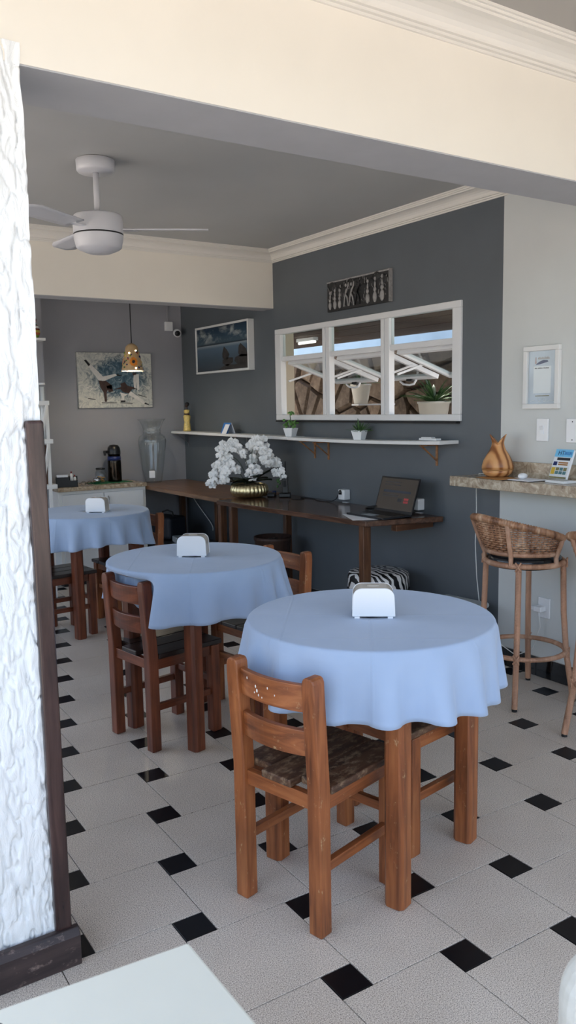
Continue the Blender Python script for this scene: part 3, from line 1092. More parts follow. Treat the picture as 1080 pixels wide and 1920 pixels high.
# old paint splashes on the outer face of its back
for fy, fz, fr in ((0.085, 0.715, 0.004), (0.045, 0.700, 0.005), (0.040, 0.688, 0.006), (0.034, 0.676, 0.004), (0.052, 0.680, 0.003), (-0.005, 0.706, 0.004), (-0.03, 0.690, 0.003), (0.02, 0.672, 0.003)):
    fx_ = -0.17 - 0.018 * (fz - 0.43) / 0.29 - 0.022 * (1 - (fy / 0.1245) ** 2) - 0.0102
    MB().ell((fx_, fy, fz), 0.0008, fr * 0.6, fr, 8, 4).build('paint_splash', 'paint_white', near)
dining_chair('wooden chair pushed under the far side of the nearest table', (1.868, 2.100), 190)
dining_chair('red-brown chair at the middle table, its back towards the camera', (1.520, 3.375), 9.5, 'wood_red', 'seat_dark')
dining_chair('chair on the wall side of the middle table, only its back post showing', (2.10, 3.475), 188, 'wood_warm', 'seat_dark')
dining_chair('chair at the farthest table, half hidden by the white pillar', (1.652, 5.333), 5, 'wood_red', 'seat_dark')
dining_chair('chair with dark seat on the wall side of the farthest table', (2.19, 5.43), 184, 'wood_warm', 'seat_dark')


def napkin_holder(label, c, deg):
    t = thing('napkin_holder', label, 'napkin holder', (c[0], c[1], 0.8095), math.radians(deg), 'white napkin holders')

    def outline(w, h, r, base):
        p = [(-w * 1.04, base), (w * 1.04, base)]
        p += [(w - r + r * math.cos(a), h - r + r * math.sin(a)) for a in [math.pi / 2 * i / 6 for i in range(7)]]
        p += [(-w + r - r * math.sin(a), h - r + r * math.cos(a)) for a in [math.pi / 2 * i / 6 for i in range(7)]]
        return p
    MB().prism(outline(0.066, 0.098, 0.03, 0.004), -0.043, 0.043, 'y').build('body', 'taupe_plastic', t, 0.006, 3)
    for s in (-1, 1):
        MB().prism(outline(0.067, 0.099, 0.03, 0.006), s * 0.043 - 0.004, s * 0.043 + 0.004, 'y').build('face_plate', 'white_plastic', t, 0.003, 2)
    MB().ell((0, 0, 0.0985), 0.022, 0.012, 0.004, 14, 6).build('grip', 'taupe_plastic', t)
    MB().box(-0.062, -0.045, -0.045, 0.045, 0.0, 0.006).box(0.045, 0.062, -0.045, 0.045, 0.0, 0.006).build('feet', 'white_plastic', t)
    return t


napkin_holder('white napkin holder on the nearest table', (1.660, 2.030), -37.4)
napkin_holder('white napkin holder on the middle table', (1.690, 3.385), -38)
napkin_holder('white napkin holder on the farthest table', (1.928, 5.275), -41)


# ------------------------------------------------------------------ long work tables along the dark wall
def bench(label, poly, mat, legs, z=0.81):
    c = (sum(p[0] for p in poly) / 4, sum(p[1] for p in poly) / 4)
    t = thing('work_table', label, 'table', (c[0], c[1], 0))
    MB().prism([(p[0] - c[0], p[1] - c[1]) for p in poly], z - 0.034, z).build('tabletop', mat, t, 0.006, 2)
    for lx, ly, w in legs:
        MB().box(lx - c[0] - w, lx - c[0] + w, ly - c[1] - w * 0.8, ly - c[1] + w * 0.8, 0, z - 0.034).build('leg', 'wood_bench_z', t, 0.003)
    return t, c


b1, c1 = bench('long dark wooden table under the shelf, carrying the laptop', [(3.0, 3.735), (3.5, 3.60), (3.5, 5.36), (2.862, 5.325)], 'bench_top',
               [(3.045, 3.80, 0.029), (2.955, 5.24, 0.027), (3.42, 5.22, 0.027)])
MB().box(3.2 - c1[0], 3.5 - c1[0], 3.69 - c1[1], 3.74 - c1[1], 0.735, 0.775).build('cross_bearer', 'wood_bench_x', b1, 0.003)
b2, c2 = bench('paler wooden corner table behind the orchid planter', [(2.91, 5.372), (3.5, 5.378), (3.5, 7.12), (2.925, 7.12)], 'bench_top_pale',
               [(2.955, 5.41, 0.027), (3.40, 6.3, 0.026), (3.42, 7.05, 0.026)], 0.815)


# ------------------------------------------------------------------ rattan bar stools
def bar_stool(label, c, deg):
    t = thing('bar_stool', label, 'stool', (c[0], c[1], 0), math.radians(deg), 'rattan bar stools')
    zs, Rs = 0.705, 0.185
    for k in range(4):
        a = math.pi / 4 + k * math.pi / 2
        ca, sa = math.cos(a), math.sin(a)
        pts = [(0.25 * ca, 0.25 * sa, 0.012), (0.212 * ca, 0.212 * sa, 0.25), (0.196 * ca, 0.196 * sa, 0.45), (0.188 * ca, 0.188 * sa, zs)]
        lg = MB().tube(pts, 0.0145, 8, wrap=0.0062, depth=0.13).build('leg', 'cane', t)
        MB().lathe([(0, 0), (0.013, 0), (0.0135, 0.012), (0, 0.012)], 10, (0.25 * ca, 0.25 * sa, 0.0)).build('rubber_foot', 'black_rubber', lg)
        # crossed binding where the foot ring meets the leg
        for s in (-1, 1):
            MB().tube([(0.226 * math.cos(a + s * q * 0.065), 0.226 * math.sin(a + s * q * 0.065), 0.25 + q * 0.022) for q in (-1, -0.4, 0.4, 1)], 0.0045, 5).build('binding', 'cane', lg)
            MB().tube([(0.206 * math.cos(a + s * q * 0.065), 0.206 * math.sin(a + s * q * 0.065), zs + q * 0.022) for q in (-1, -0.4, 0.4, 1)], 0.0045, 5).build('binding', 'cane', lg)
    ringp = lambda R, z, n=40: [(R * math.cos(2 * math.pi * i / n), R * math.sin(2 * math.pi * i / n), z) for i in range(n)]
    MB().tube(ringp(0.208, 0.25), 0.012, 8, closed=True, wrap=0.0064, depth=0.13).build('foot_ring', 'cane', t)
    MB().tube(ringp(Rs + 0.004, zs), 0.0135, 8, closed=True, wrap=0.0064, depth=0.13).build('seat_ring', 'cane', t)
    MB().lathe([(0, zs - 0.02), (Rs - 0.012, zs - 0.02), (Rs - 0.004, zs), (Rs - 0.006, zs + 0.026), (Rs - 0.03, zs + 0.040), (0.06, zs + 0.046), (0, zs + 0.046)], 36).build('cushion', 'vinyl_black', t)
    # woven back: wraps round the rear (local -x), highest in the middle
    A = math.radians(106)
    zb = 0.765

    def rad(z):
        return 0.188 + 0.055 * (z - zb) / 0.15

    def ztop(th):
        return zb + 0.165 - 0.095 * (abs(th) / A) ** 1.6

    def pt(th, z, dr=0.0):
        a = math.pi + th
        r = rad(z) + dr
        return (r * math.cos(a), r * math.sin(a), z)
    nst = 38
    st = MB()
    for i in range(nst + 1):
        th = -A + 2 * A * i / nst
        st.tube([pt(th, zb), pt(th, (zb + ztop(th)) / 2), pt(th, ztop(th))], 0.0034, 5)
    st.build('stakes', 'cane_brown', t)
    rows = 13
    for r in range(rows):
        z = zb + 0.010 + r * 0.0122
        # the weaver runs as far round as the back is tall enough
        ths = [(-A + 2 * A * k / (nst * 4)) for k in range(nst * 4 + 1)]
        ths = [q for q in ths if ztop(q) > z + 0.004]
        if len(ths) < 8:
            continue
        pts = [pt(q, z, 0.0058 * math.sin((q + A) / (2 * A) * nst * math.pi + (math.pi / 2) + (r % 2) * math.pi)) for q in ths]
        MB().tube(pts, 0.0062, 6, flat=0.75).build('weaver', 'cane_brown', t)
    n = 60
    rim = [pt(-A + 2 * A * k / n, ztop(-A + 2 * A * k / n) + 0.006, 0.004) for k in range(n + 1)]
    MB().tube(rim, 0.0175, 10, wrap=0.013, depth=0.12).build('rim', 'cane_brown', t)
    low = [pt(-A + 2 * A * k / n, zb - 0.004) for k in range(n + 1)]
    MB().tube(low, 0.0125, 8, wrap=0.0064, depth=0.13).build('lower_rail', 'cane', t)
    for q in (-1.0, -0.33, 0.33, 1.0):
        th = q * A * 0.97
        b = (Rs + 0.01) * math.cos(math.pi + th), (Rs + 0.01) * math.sin(math.pi + th)
        MB().tube([(b[0], b[1], zs), pt(th, zb - 0.02, 0.012), pt(th, zb + 0.05, 0.014), pt(th, ztop(th), 0.012)], 0.0115, 8, wrap=0.006, depth=0.08).build('upright', 'cane', t)
    return t


bar_stool('rattan bar stool with black cushion, fully in view under the counter', (3.205, 2.725), -12)
bar_stool('second rattan bar stool, cut off by the right edge', (3.14, 2.10), 6)
# ------------------------------------------------------------------ stone counter on the pale wall
ct = thing('counter', 'polished beige stone counter fixed to the pale wall', 'counter', (3.40, 2.4, 1.03))
MB().prism([(3.30 - 3.4, 3.35 - 2.4), (XW - 3.4, 3.30 - 2.4), (XW - 3.4, -1.4), (3.26 - 3.4, -1.4)], 0.0, 0.056).build('slab', 'granite', ct, 0.003)
MB().box(XW - 0.02 - 3.4, XW - 3.4, -1.4, 3.085 - 2.4, 0.056, 0.14).build('backsplash', 'granite', ct, 0.002)
ZT = 1.086


def oil_diffuser():
    t = thing('oil_diffuser', 'wood-grained aroma diffuser with tulip lip on the stone counter', 'diffuser', (3.40, 3.085, ZT))
    MB().lathe([(0, 0.006), (0.05, 0.006), (0.064, 0.012), (0.078, 0.026), (0.083, 0.044), (0, 0.044)], 40).build('base', 'diffuser_wood', t)
    MB().lathe([(0.084, 0.044), (0.0855, 0.046), (0.084, 0.049)], 40).build('seam', 'print_brown', t)
    n = 72
    prof = [(0.083, 0.049), (0.082, 0.065), (0.074, 0.095), (0.058, 0.125), (0.042, 0.150), (0.033, 0.172), (0.030, 0.190), (0.034, 0.210), (0.044, 0.236)]
    vs = []; fs = []
    for i, (r, z) in enumerate(prof):
        for k in range(n):
            a = 2 * math.pi * k / n
            lip = abs(math.sin(a + 2.426)) ** 0.8           # two tips, two notches
            cut = max(0, (z - 0.172)) * (1 - lip) * 0.8
            vs.append((r * math.cos(a), r * math.sin(a), z - cut))
    for i in range(len(prof) - 1):
        for k in range(n):
            l = (k + 1) % n
            fs.append((i * n + k, i * n + l, (i + 1) * n + l, (i + 1) * n + k))
    MB().add(vs, fs, True).build('body', 'diffuser_wood', t, solid=0.004)
    MB().lathe([(0.045, 0), (0.05, 0), (0.05, 0.006), (0.045, 0.006)], 24).build('foot', 'black_rubber', t)
    cbl = MB().tube([(0.05, 0.06, 0.01), (0.075, 0.14, 0.006), (0.088, 0.215, 0.004), (0.09, 0.238, -0.01), (0.09, 0.24, -0.10), (0.088, 0.235, -0.20), (0.07, 0.225, -0.4), (0.06, 0.2, -0.6), (0.05, 0.17, -0.73), (0.03, 0.10, -0.86), (0.05, 0.0, -0.95), (0.06, -0.1, -0.99), (0.078, -0.2, -0.93), (0.085, -0.24, -0.80), (0.075, -0.235, -0.70)], 0.0028, 6)
    cbl.build('power_cable', 'cable_white', t)


oil_diffuser()


def paper_stack():
    rnd = random.Random(2)
    spec = [('dark glossy leaflet under the white stone on the counter', 3.375, 2.93, 0.0, 'print_dark', 8),
            ('brown leaflet at the counter front, beside the diffuser', 3.34, 3.03, 0.0, 'print_brown', -14),
            ('white-edged magazine on the counter, before the brochure holder', 3.375, 2.875, 0.003, 'paper', -6)]
    for i, (lb, x, y, z, mt, dg) in enumerate(spec):
        o = MB().box(-0.07, 0.07, -0.10, 0.10, 0, 0.003).build('leaflet', mt, bevel=0.0005)
        o.location = (x, y, ZT + 0.0005 + (0.003 if i == 2 else 0) + (0.0035 if i == 1 else 0)); o.rotation_euler.z = math.radians(dg)
        tag(o, lb, 'leaflet', 'leaflets on the stone counter')


paper_stack()
st = MB().ell((0, 0, 0.014), 0.03, 0.022, 0.016, 16, 8).build('pebble', 'white_plastic')
st.location = (3.37, 2.885, ZT + 0.0085)
tag(st, 'white pebble lying on the leaflets', 'stone')


def on_wall(parent, name, mat, y0, y1, z0, z1, x0, x1, bevel=0.0, seg=2):
    """a plate on the right-hand wall; coordinates local to the parent, y to the left in the picture"""
    return MB().box(-x1, -x0, y0, y1, z0, z1).build(name, mat, parent, bevel, seg)


def brochure_holder():
    t = thing('brochure_stand', 'clear stand with colourful travel brochures on the counter', 'brochures', (3.375, 2.665, ZT + 0.0075), math.radians(-8))
    R = Matrix.Rotation(math.radians(20), 3, 'Y')            # leaning back towards the wall
    M = lambda x, y, z: tuple(R @ Vector((x, y, z)))

    def slab(name, mat, x0, x1, y0, y1, z0, z1):
        vs = [M(x, y, z) for z in (z0, z1) for y in (y0, y1) for x in (x0, x1)]
        return MB().add(vs, [(0, 2, 3, 1), (4, 5, 7, 6), (0, 1, 5, 4), (2, 6, 7, 3), (0, 4, 6, 2), (1, 3, 7, 5)]).build(name, mat, t)
    bl = slab('brochure', 'poster_pale', -0.012, 0.0, -0.06, 0.06, 0.014, 0.165)
    f = -0.0125
    slab('cover_sky', 'blue_light', f, f + 0.0005, -0.06, 0.06, 0.125, 0.165)
    slab('cover_band', 'print_dark', f - 0.0003, f, -0.052, 0.036, 0.108, 0.122)
    slab('cover_disc', 'navy_print', f - 0.0003, f, 0.028, 0.054, 0.080, 0.100)
    slab('cover_line', 'print_brown', f - 0.0003, f, -0.045, 0.02, 0.092, 0.099)
    slab('cover_line', 'print_brown', f - 0.0003, f, -0.045, 0.02, 0.082, 0.089)
    slab('cover_panel', 'print_yellow', f - 0.0003, f, 0.03, 0.056, 0.034, 0.07)
    for i, mt in enumerate(('print_olive', 'print_teal', 'print_olive')):
        for j in range(2):
            slab('cover_photo', mt if j else 'print_teal', f - 0.0003, f, 0.004 - i * 0.026, 0.026 - i * 0.026, 0.035 + j * 0.019, 0.051 + j * 0.019)
    slab('cover_band', 'print_olive', f - 0.0003, f, -0.058, 0.058, 0.014, 0.022)
    me = text_mesh('HT', 0.034)
    o = link('lettering', me, 'navy_print', t)
    # text x runs to the right in the picture (-y), text y runs up the leaning cover
    bx_ = R @ Vector((0, -1, 0)); by_ = R @ Vector((0, 0, 1)); bz_ = R @ Vector((-1, 0, 0))
    o.matrix_local = Matrix(((bx_.x, by_.x, bz_.x, 0), (bx_.y, by_.y, bz_.y, 0), (bx_.z, by_.z, bz_.z, 0), (0, 0, 0, 1)))
    o.location = Vector(M(f - 0.0006, 0.040, 0.134))
    for k in range(6):
        slab('title_stroke', 'blue_print', f - 0.0004, f, -0.052 + k * 0.0085, -0.047 + k * 0.0085, 0.136, 0.153)
    slab('holder_back', 'clear_glass', 0.001, 0.004, -0.064, 0.064, 0.0, 0.17)
    slab('holder_front', 'clear_glass', -0.020, -0.018, -0.064, 0.064, 0.0, 0.07)
    MB().box(-0.025, 0.06, -0.064, 0.064, -0.007, 0.006).build('holder_base', 'white_plastic', t, 0.002)


brochure_holder()


def wall_poster():
    y0, y1, z0, z1 = 2.765, 2.997, 1.456, 1.783
    c = ((y0 + y1) / 2, (z0 + z1) / 2); W, H = (y1 - y0) / 2, (z1 - z0) / 2
    t = thing('framed_notice', 'white framed pale blue notice on the pale wall', 'picture', (XW, c[0], c[1]))
    fw = 0.026
    for nm, a in (('frame_bar', (-W, W, H - fw, H)), ('frame_bar', (-W, W, -H, -H + fw)), ('frame_bar', (-W, -W + fw, -H + fw, H - fw)), ('frame_bar', (W - fw, W, -H + fw, H - fw))):
        on_wall(t, nm, 'white_paint', *a, 0.0, 0.024, 0.003)
    on_wall(t, 'print', 'poster_blue', -W + fw, W - fw, -H + fw, H - fw, 0.002, 0.006)
    on_wall(t, 'white_panel', 'poster_pale', -0.055, 0.058, -0.082, 0.058, 0.006, 0.0068, 0.0)
    # dark headline of small letters above the blank panel
    rnd = random.Random(4)
    y = 0.050
    for wd in (4, 7, 8):
        for k in range(wd):
            on_wall(t, 'headline_stroke', 'print_dark', y - 0.0036, y - 0.0006, 0.045, 0.051 - rnd.choice((0, 0.001)), 0.0068, 0.0072)
            y -= 0.0044
        y -= 0.004
    # emblem: navy wave, small lighthouse, script strokes
    MB().prism([(0.045, 0.066), (0.02, 0.068), (-0.02, 0.076), (-0.036, 0.080), (-0.03, 0.088), (-0.005, 0.090), (0.02, 0.082), (0.035, 0.074)], -0.0072, -0.006, 'x').build('emblem_wave', 'navy_print', t)
    MB().prism([(0.046, 0.072), (0.042, 0.072), (0.043, 0.106), (0.045, 0.106)], -0.0072, -0.006, 'x').build('emblem_lighthouse', 'orange_glaze', t)
    sc = MB()
    for k in range(9):
        yy = 0.030 - k * 0.0085
        sc.tube([(-0.0068, yy, 0.094), (-0.0068, yy - 0.003, 0.103 + 0.004 * (k % 2)), (-0.0068, yy - 0.006, 0.094)], 0.0008, 4)
    sc.build('emblem_script', 'print_brown', t)
    on_wall(t, 'print_strip', 'print_olive', -0.045, 0.045, -0.098, -0.094, 0.006, 0.0066)  # olive strip printed below the white panel
    fl = MB()
    for s in (-1, 1):
        fl.tube([(-0.0068, s * (0.004 + 0.012 * (1 - math.cos(q))), -0.114 + 0.010 * math.sin(q)) for q in [k * 0.7 for k in range(9)]], 0.0014, 4)
        fl.tube([(-0.0068, s * (0.01 + 0.07 * q), -0.124 - 0.004 * math.sin(q * 7)) for q in [k / 8 for k in range(9)]], 0.0014, 4)
    fl.build('ornament', 'poster_pale', t)
    on_wall(t, 'glazing', 'clear_glass', -W + fw, W - fw, -H + fw, H - fw, 0.010, 0.012)


wall_poster()


def switch_plate(label, yc, zc, w, h, kind):
    t = thing('light_switch' if kind == 'switch' else 'wall_plate', label, 'switch' if kind == 'switch' else 'plate', (XW, yc, zc))
    on_wall(t, 'plate', 'white_plastic', -w / 2, w / 2, -h / 2, h / 2, 0.0, 0.011, 0.004, 3)
    if kind == 'switch':
        on_wall(t, 'bezel', 'paper', -0.013, 0.013, -0.024, 0.024, 0.011, 0.0125, 0.001)
        MB().prism([(-0.0125, -0.022), (-0.0125, 0.022), (-0.019, 0.022), (-0.014, 0.0), (-0.0165, -0.022)], -0.011, 0.011, 'y').build('rocker', 'white_plastic', t)
    else:
        for s in (-1, 1):
            on_wall(t, 'screw_hole', 'black_plastic', -0.003, 0.003, s * 0.046 - 0.003, s * 0.046 + 0.003, 0.0105, 0.0113)


switch_plate('white light switch right below the framed notice', 2.873, 1.345, 0.076, 0.12, 'switch')
switch_plate('blank white wall plate at the right edge, beside the switch', 2.682, 1.343, 0.078, 0.122, 'plate')


def floor_socket():
    t = thing('wall_socket', 'white wall socket with a plug, low behind the stool', 'socket', (XW, 2.836, 0.39))
    on_wall(t, 'plate', 'white_plastic', -0.038, 0.038, -0.055, 0.055, 0.0, 0.012, 0.004, 3)
    on_wall(t, 'adapter', 'white_plastic', -0.018, 0.03, -0.016, 0.014, 0.012, 0.06, 0.005, 3)
    on_wall(t, 'plug', 'white_plastic', 0.03, 0.052, -0.012, 0.010, 0.03, 0.055, 0.004, 2)


floor_socket()

# ------------------------------------------------------------------ shelf under the window and its things
def wall_shelf():
    t = thing('wall_shelf', 'long narrow white shelf of two boards under the window', 'shelf', (XW, 5.2, 1.25))
    xa = -0.155
    MB().add([(xa, 1.91, 0.010), (0, 1.91, 0.010), (xa, -0.10, -0.005), (0, -0.10, -0.005), (xa, 1.91, 0.032), (0, 1.91, 0.032), (xa, -0.10, 0.017), (0, -0.10, 0.017)],
             [(0, 2, 3, 1), (4, 5, 7, 6), (0, 1, 5, 4), (2, 6, 7, 3), (0, 4, 6, 2), (1, 3, 7, 5)]).build('shelf_board', 'white_paint', t, 0.002)
    def brd(u, v):
        y = -0.102 - 1.61 * u
        return y, -0.006 - 0.010 * math.sin(u * math.pi * 0.9) + 0.014 * u
    n = 12; vs = []; fs = []
    for i in range(n + 1):
        y, z = brd(i / n, 0)
        vs += [(xa, y, z), (0, y, z), (0, y, z + 0.021), (xa, y, z + 0.021)]
    for i in range(n):
        fs += [(i * 4 + k, i * 4 + (k + 1) % 4, (i + 1) * 4 + (k + 1) % 4, (i + 1) * 4 + k) for k in range(4)]
    fs += [(0, 1, 2, 3), (n * 4 + 3, n * 4 + 2, n * 4 + 1, n * 4)]
    MB().add(vs, fs).build('shelf_board', 'white_paint', t, 0.002)
    for yy, zt, mt in ((1.84, 0.01, 'steel'), (0.75, 0.0, 'steel'), (-0.24, -0.012, 'rust'), (-0.41, -0.016, 'rust'), (-1.53, -0.004, 'rust')):
        b = MB().box(-0.006, 0.0, yy - 0.008, yy + 0.008, zt - 0.13, zt)
        b.box(-0.14, 0, yy - 0.008, yy + 0.008, zt - 0.006, zt)
        b.bar((-0.13, yy, zt - 0.004), (-0.003, yy, zt - 0.10), 0.012, 0.006)
        b.build('bracket', mt, t)


wall_shelf()


def shelf_pot(label, loc, kind):
    t = thing('succulent_pot', label, 'plant', loc, math.radians(20), 'small plants on the white shelf')
    p = MB()
    b, u, h = 0.028, 0.042, 0.066
    for r0, r1, z0, z1 in ((b, u, 0.0, h),):
        vs = [(-r0, -r0, z0), (r0, -r0, z0), (r0, r0, z0), (-r0, r0, z0), (-r1, -r1, z1), (r1, -r1, z1), (r1, r1, z1), (-r1, r1, z1), (-r1 + .005, -r1 + .005, z1), (r1 - .005, -r1 + .005, z1), (r1 - .005, r1 - .005, z1), (-r1 + .005, r1 - .005, z1), (-r0, -r0, z0 + .05), (r0, -r0, z0 + .05), (r0, r0, z0 + .05), (-r0, r0, z0 + .05)]
        fs = [(0, 3, 2, 1)] + [(i, (i + 1) % 4, 4 + (i + 1) % 4, 4 + i) for i in range(4)] + [(4 + i, 4 + (i + 1) % 4, 8 + (i + 1) % 4, 8 + i) for i in range(4)] + [(8 + i, 8 + (i + 1) % 4, 12 + (i + 1) % 4, 12 + i) for i in range(4)] + [(12, 13, 14, 15)]
        p.add(vs, fs)
    p.build('pot', 'white_plastic', t, 0.003)
    rnd = random.Random(9)
    if kind == 'spiky':
        leafy(t, (0, 0, 0.05), 46, 0.095, 0.012, 'leaf_green', rnd, 0.15, 1.45, 'blade')
    else:
        MB().tube([(0, 0, 0.045), (0.004, 0.0, 0.10), (0.0, 0.004, 0.165)], 0.003, 6).build('stem', 'stem_green', t)
        me = MB().ell((0, 0, 0), 0.013, 0.011, 0.006, 10, 6).mesh('leaf')
        for k in range(34):
            if k < 7:
                q = Vector((rnd.uniform(-0.018, 0.018), rnd.uniform(-0.018, 0.018), rnd.uniform(0.165, 0.19)))
            else:
                q = Vector((rnd.uniform(-0.045, 0.045), rnd.uniform(-0.045, 0.045), rnd.uniform(0.068, 0.125)))
            o = link('leaf', me, 'leaf_fresh', t, loc=q)
            o.rotation_euler = (rnd.uniform(-0.8, 0.8), rnd.uniform(-0.8, 0.8), rnd.uniform(0, 6))


shelf_pot('leafy tree-like plant in a white square pot on the shelf', (3.42, 5.15, 1.2655), 'leafy')
shelf_pot('spiky green plant in a white square pot on the shelf', (3.425, 4.325, 1.2585), 'spiky')


def figurine():
    t = thing('figurine', 'painted figurine of a woman in a yellow dress on the shelf', 'figurine', (3.42, 6.89, 1.282))
    MB().lathe([(0, 0), (0.034, 0), (0.036, 0.01), (0.031, 0.05), (0.026, 0.085), (0.031, 0.115), (0.033, 0.135), (0.024, 0.150), (0, 0.152)], 20, mod=lambda a, i: 1 + 0.07 * math.sin(7 * a + i)).build('dress', 'figure_yellow', t)
    MB().ell((0, 0, 0.155), 0.024, 0.03, 0.017, 14, 8).build('arms', 'skin_dark', t)
    MB().lathe([(0, 0.16), (0.024, 0.163), (0.028, 0.18), (0.026, 0.195), (0, 0.2)], 18).build('bodice', 'figure_yellow', t)
    MB().lathe([(0.012, 0.198), (0.009, 0.21), (0.009, 0.222)], 12).build('neck', 'skin_dark', t)
    MB().ell((0, 0, 0.238), 0.017, 0.017, 0.021, 14, 8).build('head', 'skin_dark', t)
    MB().ell((0.004, -0.004, 0.249), 0.021, 0.021, 0.018, 14, 8).build('headscarf', 'ink_black', t)


figurine()
tc_ = thing('card_stand', 'blue and white folded card standing on the shelf', 'card', (3.41, 6.10, 1.2735), math.radians(-6))
MB().bar((-0.035, 0, 0.0), (-0.002, 0, 0.09), 0.15, 0.002, (1, 0, 0)).build('front_leaf', 'blue_print', tc_)
MB().bar((0.035, 0, 0.0), (0.002, 0, 0.09), 0.15, 0.002, (1, 0, 0)).build('back_leaf', 'paper', tc_)
MB().bar((-0.050, -0.028, 0.001), (-0.012, -0.028, 0.078), 0.095, 0.0015, (1, 0, 0)).build('white_card', 'paper', tc_)
rm = MB().box(-0.022, 0.022, -0.075, 0.075, 0, 0.013).box(-0.018, 0.018, -0.03, 0.06, 0.013, 0.02).build('remote_control', 'white_plastic', bevel=0.005, seg=3)
rm.location = (3.43, 3.65, 1.2735); tag(rm, 'small white remote lying at the right end of the shelf', 'remote')

# ------------------------------------------------------------------ pictures on the dark wall
def seascape():
    y0, y1, z0, z1 = 5.80, 6.735, 1.795, 2.205
    c = ((y0 + y1) / 2, (z0 + z1) / 2); W, H = (y1 - y0) / 2, (z1 - z0) / 2
    t = thing('seascape_picture', 'blue framed seascape with dark rocks on the dark wall', 'picture', (XW, c[0], c[1]))
    fw = 0.018
    for a in ((-W, W, H - fw, H), (-W, W, -H, -H + fw), (-W, -W + fw, -H + fw, H - fw), (W - fw, W, -H + fw, H - fw)):
        on_wall(t, 'frame_bar', 'white_paint', *a, 0.0, 0.058, 0.002)
    on_wall(t, 'print', 'seascape_print', -W + fw, W - fw, -H + fw, H - fw, 0.03, 0.05)
    rocks = [[(-0.42, -0.03), (-0.33, 0.02), (-0.30, 0.0), (-0.29, -0.06), (-0.32, -0.09), (-0.44, -0.09)],
             [(-0.10, -0.02), (-0.05, 0.01), (-0.03, -0.02), (-0.015, -0.05), (-0.02, -0.09), (-0.11, -0.1), (-0.14, -0.06)],
             [(-0.20, -0.09), (-0.10, -0.085), (-0.02, -0.1), (-0.015, -0.13), (-0.10, -0.16), (-0.20, -0.13)],
             [(-0.44, -0.08), (-0.34, -0.07), (-0.24, -0.09), (-0.22, -0.12), (-0.28, -0.15), (-0.44, -0.14)],
             [(-0.44, -0.135), (-0.22, -0.15), (-0.08, -0.14), (0.0, -0.165), (0.06, -0.183), (-0.44, -0.183)]]
    for r in rocks:
        MB().prism(r, -0.0508, -0.05, 'x').build('printed_rock', 'rock_print', t)


seascape()


def relief_plaque():
    y0, y1, z0, z1 = 4.085, 4.76, 2.145, 2.352
    c = ((y0 + y1) / 2, (z0 + z1) / 2); W, H = (y1 - y0) / 2, (z1 - z0) / 2
    t = thing('carved_plaque', 'dark carved relief plaque of standing figures above the window', 'plaque', (XW, c[0], c[1]))
    on_wall(t, 'board', 'carved_dark', -W, W, -H, H, 0.0, 0.02, 0.002)
    on_wall(t, 'edge_strip', 'carved_pale', -W - 0.004, -W + 0.001, -H, H, 0.0, 0.03, 0.001)
    on_wall(t, 'top_strip', 'carved_pale', -W, W, H - 0.012, H - 0.002, 0.02, 0.023, 0.001)
    rnd = random.Random(6)
    # dancers in wide skirts left and right, bent figures between them
    for yy, sc in ((0.30, 0.8), (0.245, 0.9), (0.19, 0.85), (-0.115, 1.0), (-0.19, 1.05), (-0.262, 1.1)):
        g = MB()
        zb = -0.088
        g.ell((-0.022, yy, zb + 0.03 * sc), 0.010, 0.020 * sc, 0.034 * sc, 10, 6)
        g.ell((-0.024, yy - 0.002, zb + 0.075 * sc), 0.008, 0.014 * sc, 0.016 * sc, 8, 6)
        g.ell((-0.024, yy - 0.004, zb + 0.105 * sc), 0.006, 0.007, 0.022 * sc, 8, 6)
        g.ell((-0.025, yy - 0.006, zb + 0.138 * sc), 0.008, 0.010, 0.013, 8, 6)
        g.build('dancer', 'carved_pale', t)
    for yy in (0.12, 0.06, 0.0):
        g = MB()
        g.tube([(-0.024, yy + 0.02, -0.085), (-0.026, yy + 0.008, -0.03), (-0.026, yy - 0.012, 0.03)], 0.006, 6)
        g.tube([(-0.024, yy - 0.03, -0.085), (-0.026, yy - 0.02, -0.03), (-0.026, yy, 0.0)], 0.006, 6)
        g.tube([(-0.026, yy - 0.005, 0.0), (-0.026, yy - 0.03, 0.045), (-0.025, yy - 0.034, 0.07)], 0.005, 6)
        g.ell((-0.025, yy - 0.005, 0.055), 0.008, 0.010, 0.012, 8, 6)
        g.build('bent_figure', 'carved_pale' if yy > 0.03 else 'carved_dark', t)
    ln = MB()
    for k in range(70):
        yy = rnd.uniform(-W + 0.02, W - 0.02); zz = rnd.uniform(-0.085, 0.075)
        ln.tube([(-0.02, yy, zz), (-0.024, yy + rnd.uniform(-0.012, 0.012), zz + rnd.uniform(0.01, 0.035))], 0.0022, 4)
    gv = ln.build('carved_grooves', 'carved_pale', t); gv['kind'] = 'stuff'
    ln = MB()
    for k in range(9):
        yy = -W + 0.06 + k * (2 * W - 0.12) / 8
        ln.ell((-0.02, yy, 0.045 + 0.03 * math.sin(k * 1.7)), 0.006, 0.05, 0.03, 10, 6)
    ln.build('foliage', 'carved_dark', t)


relief_plaque()
# ------------------------------------------------------------------ things on the work tables
ZB = 0.8105


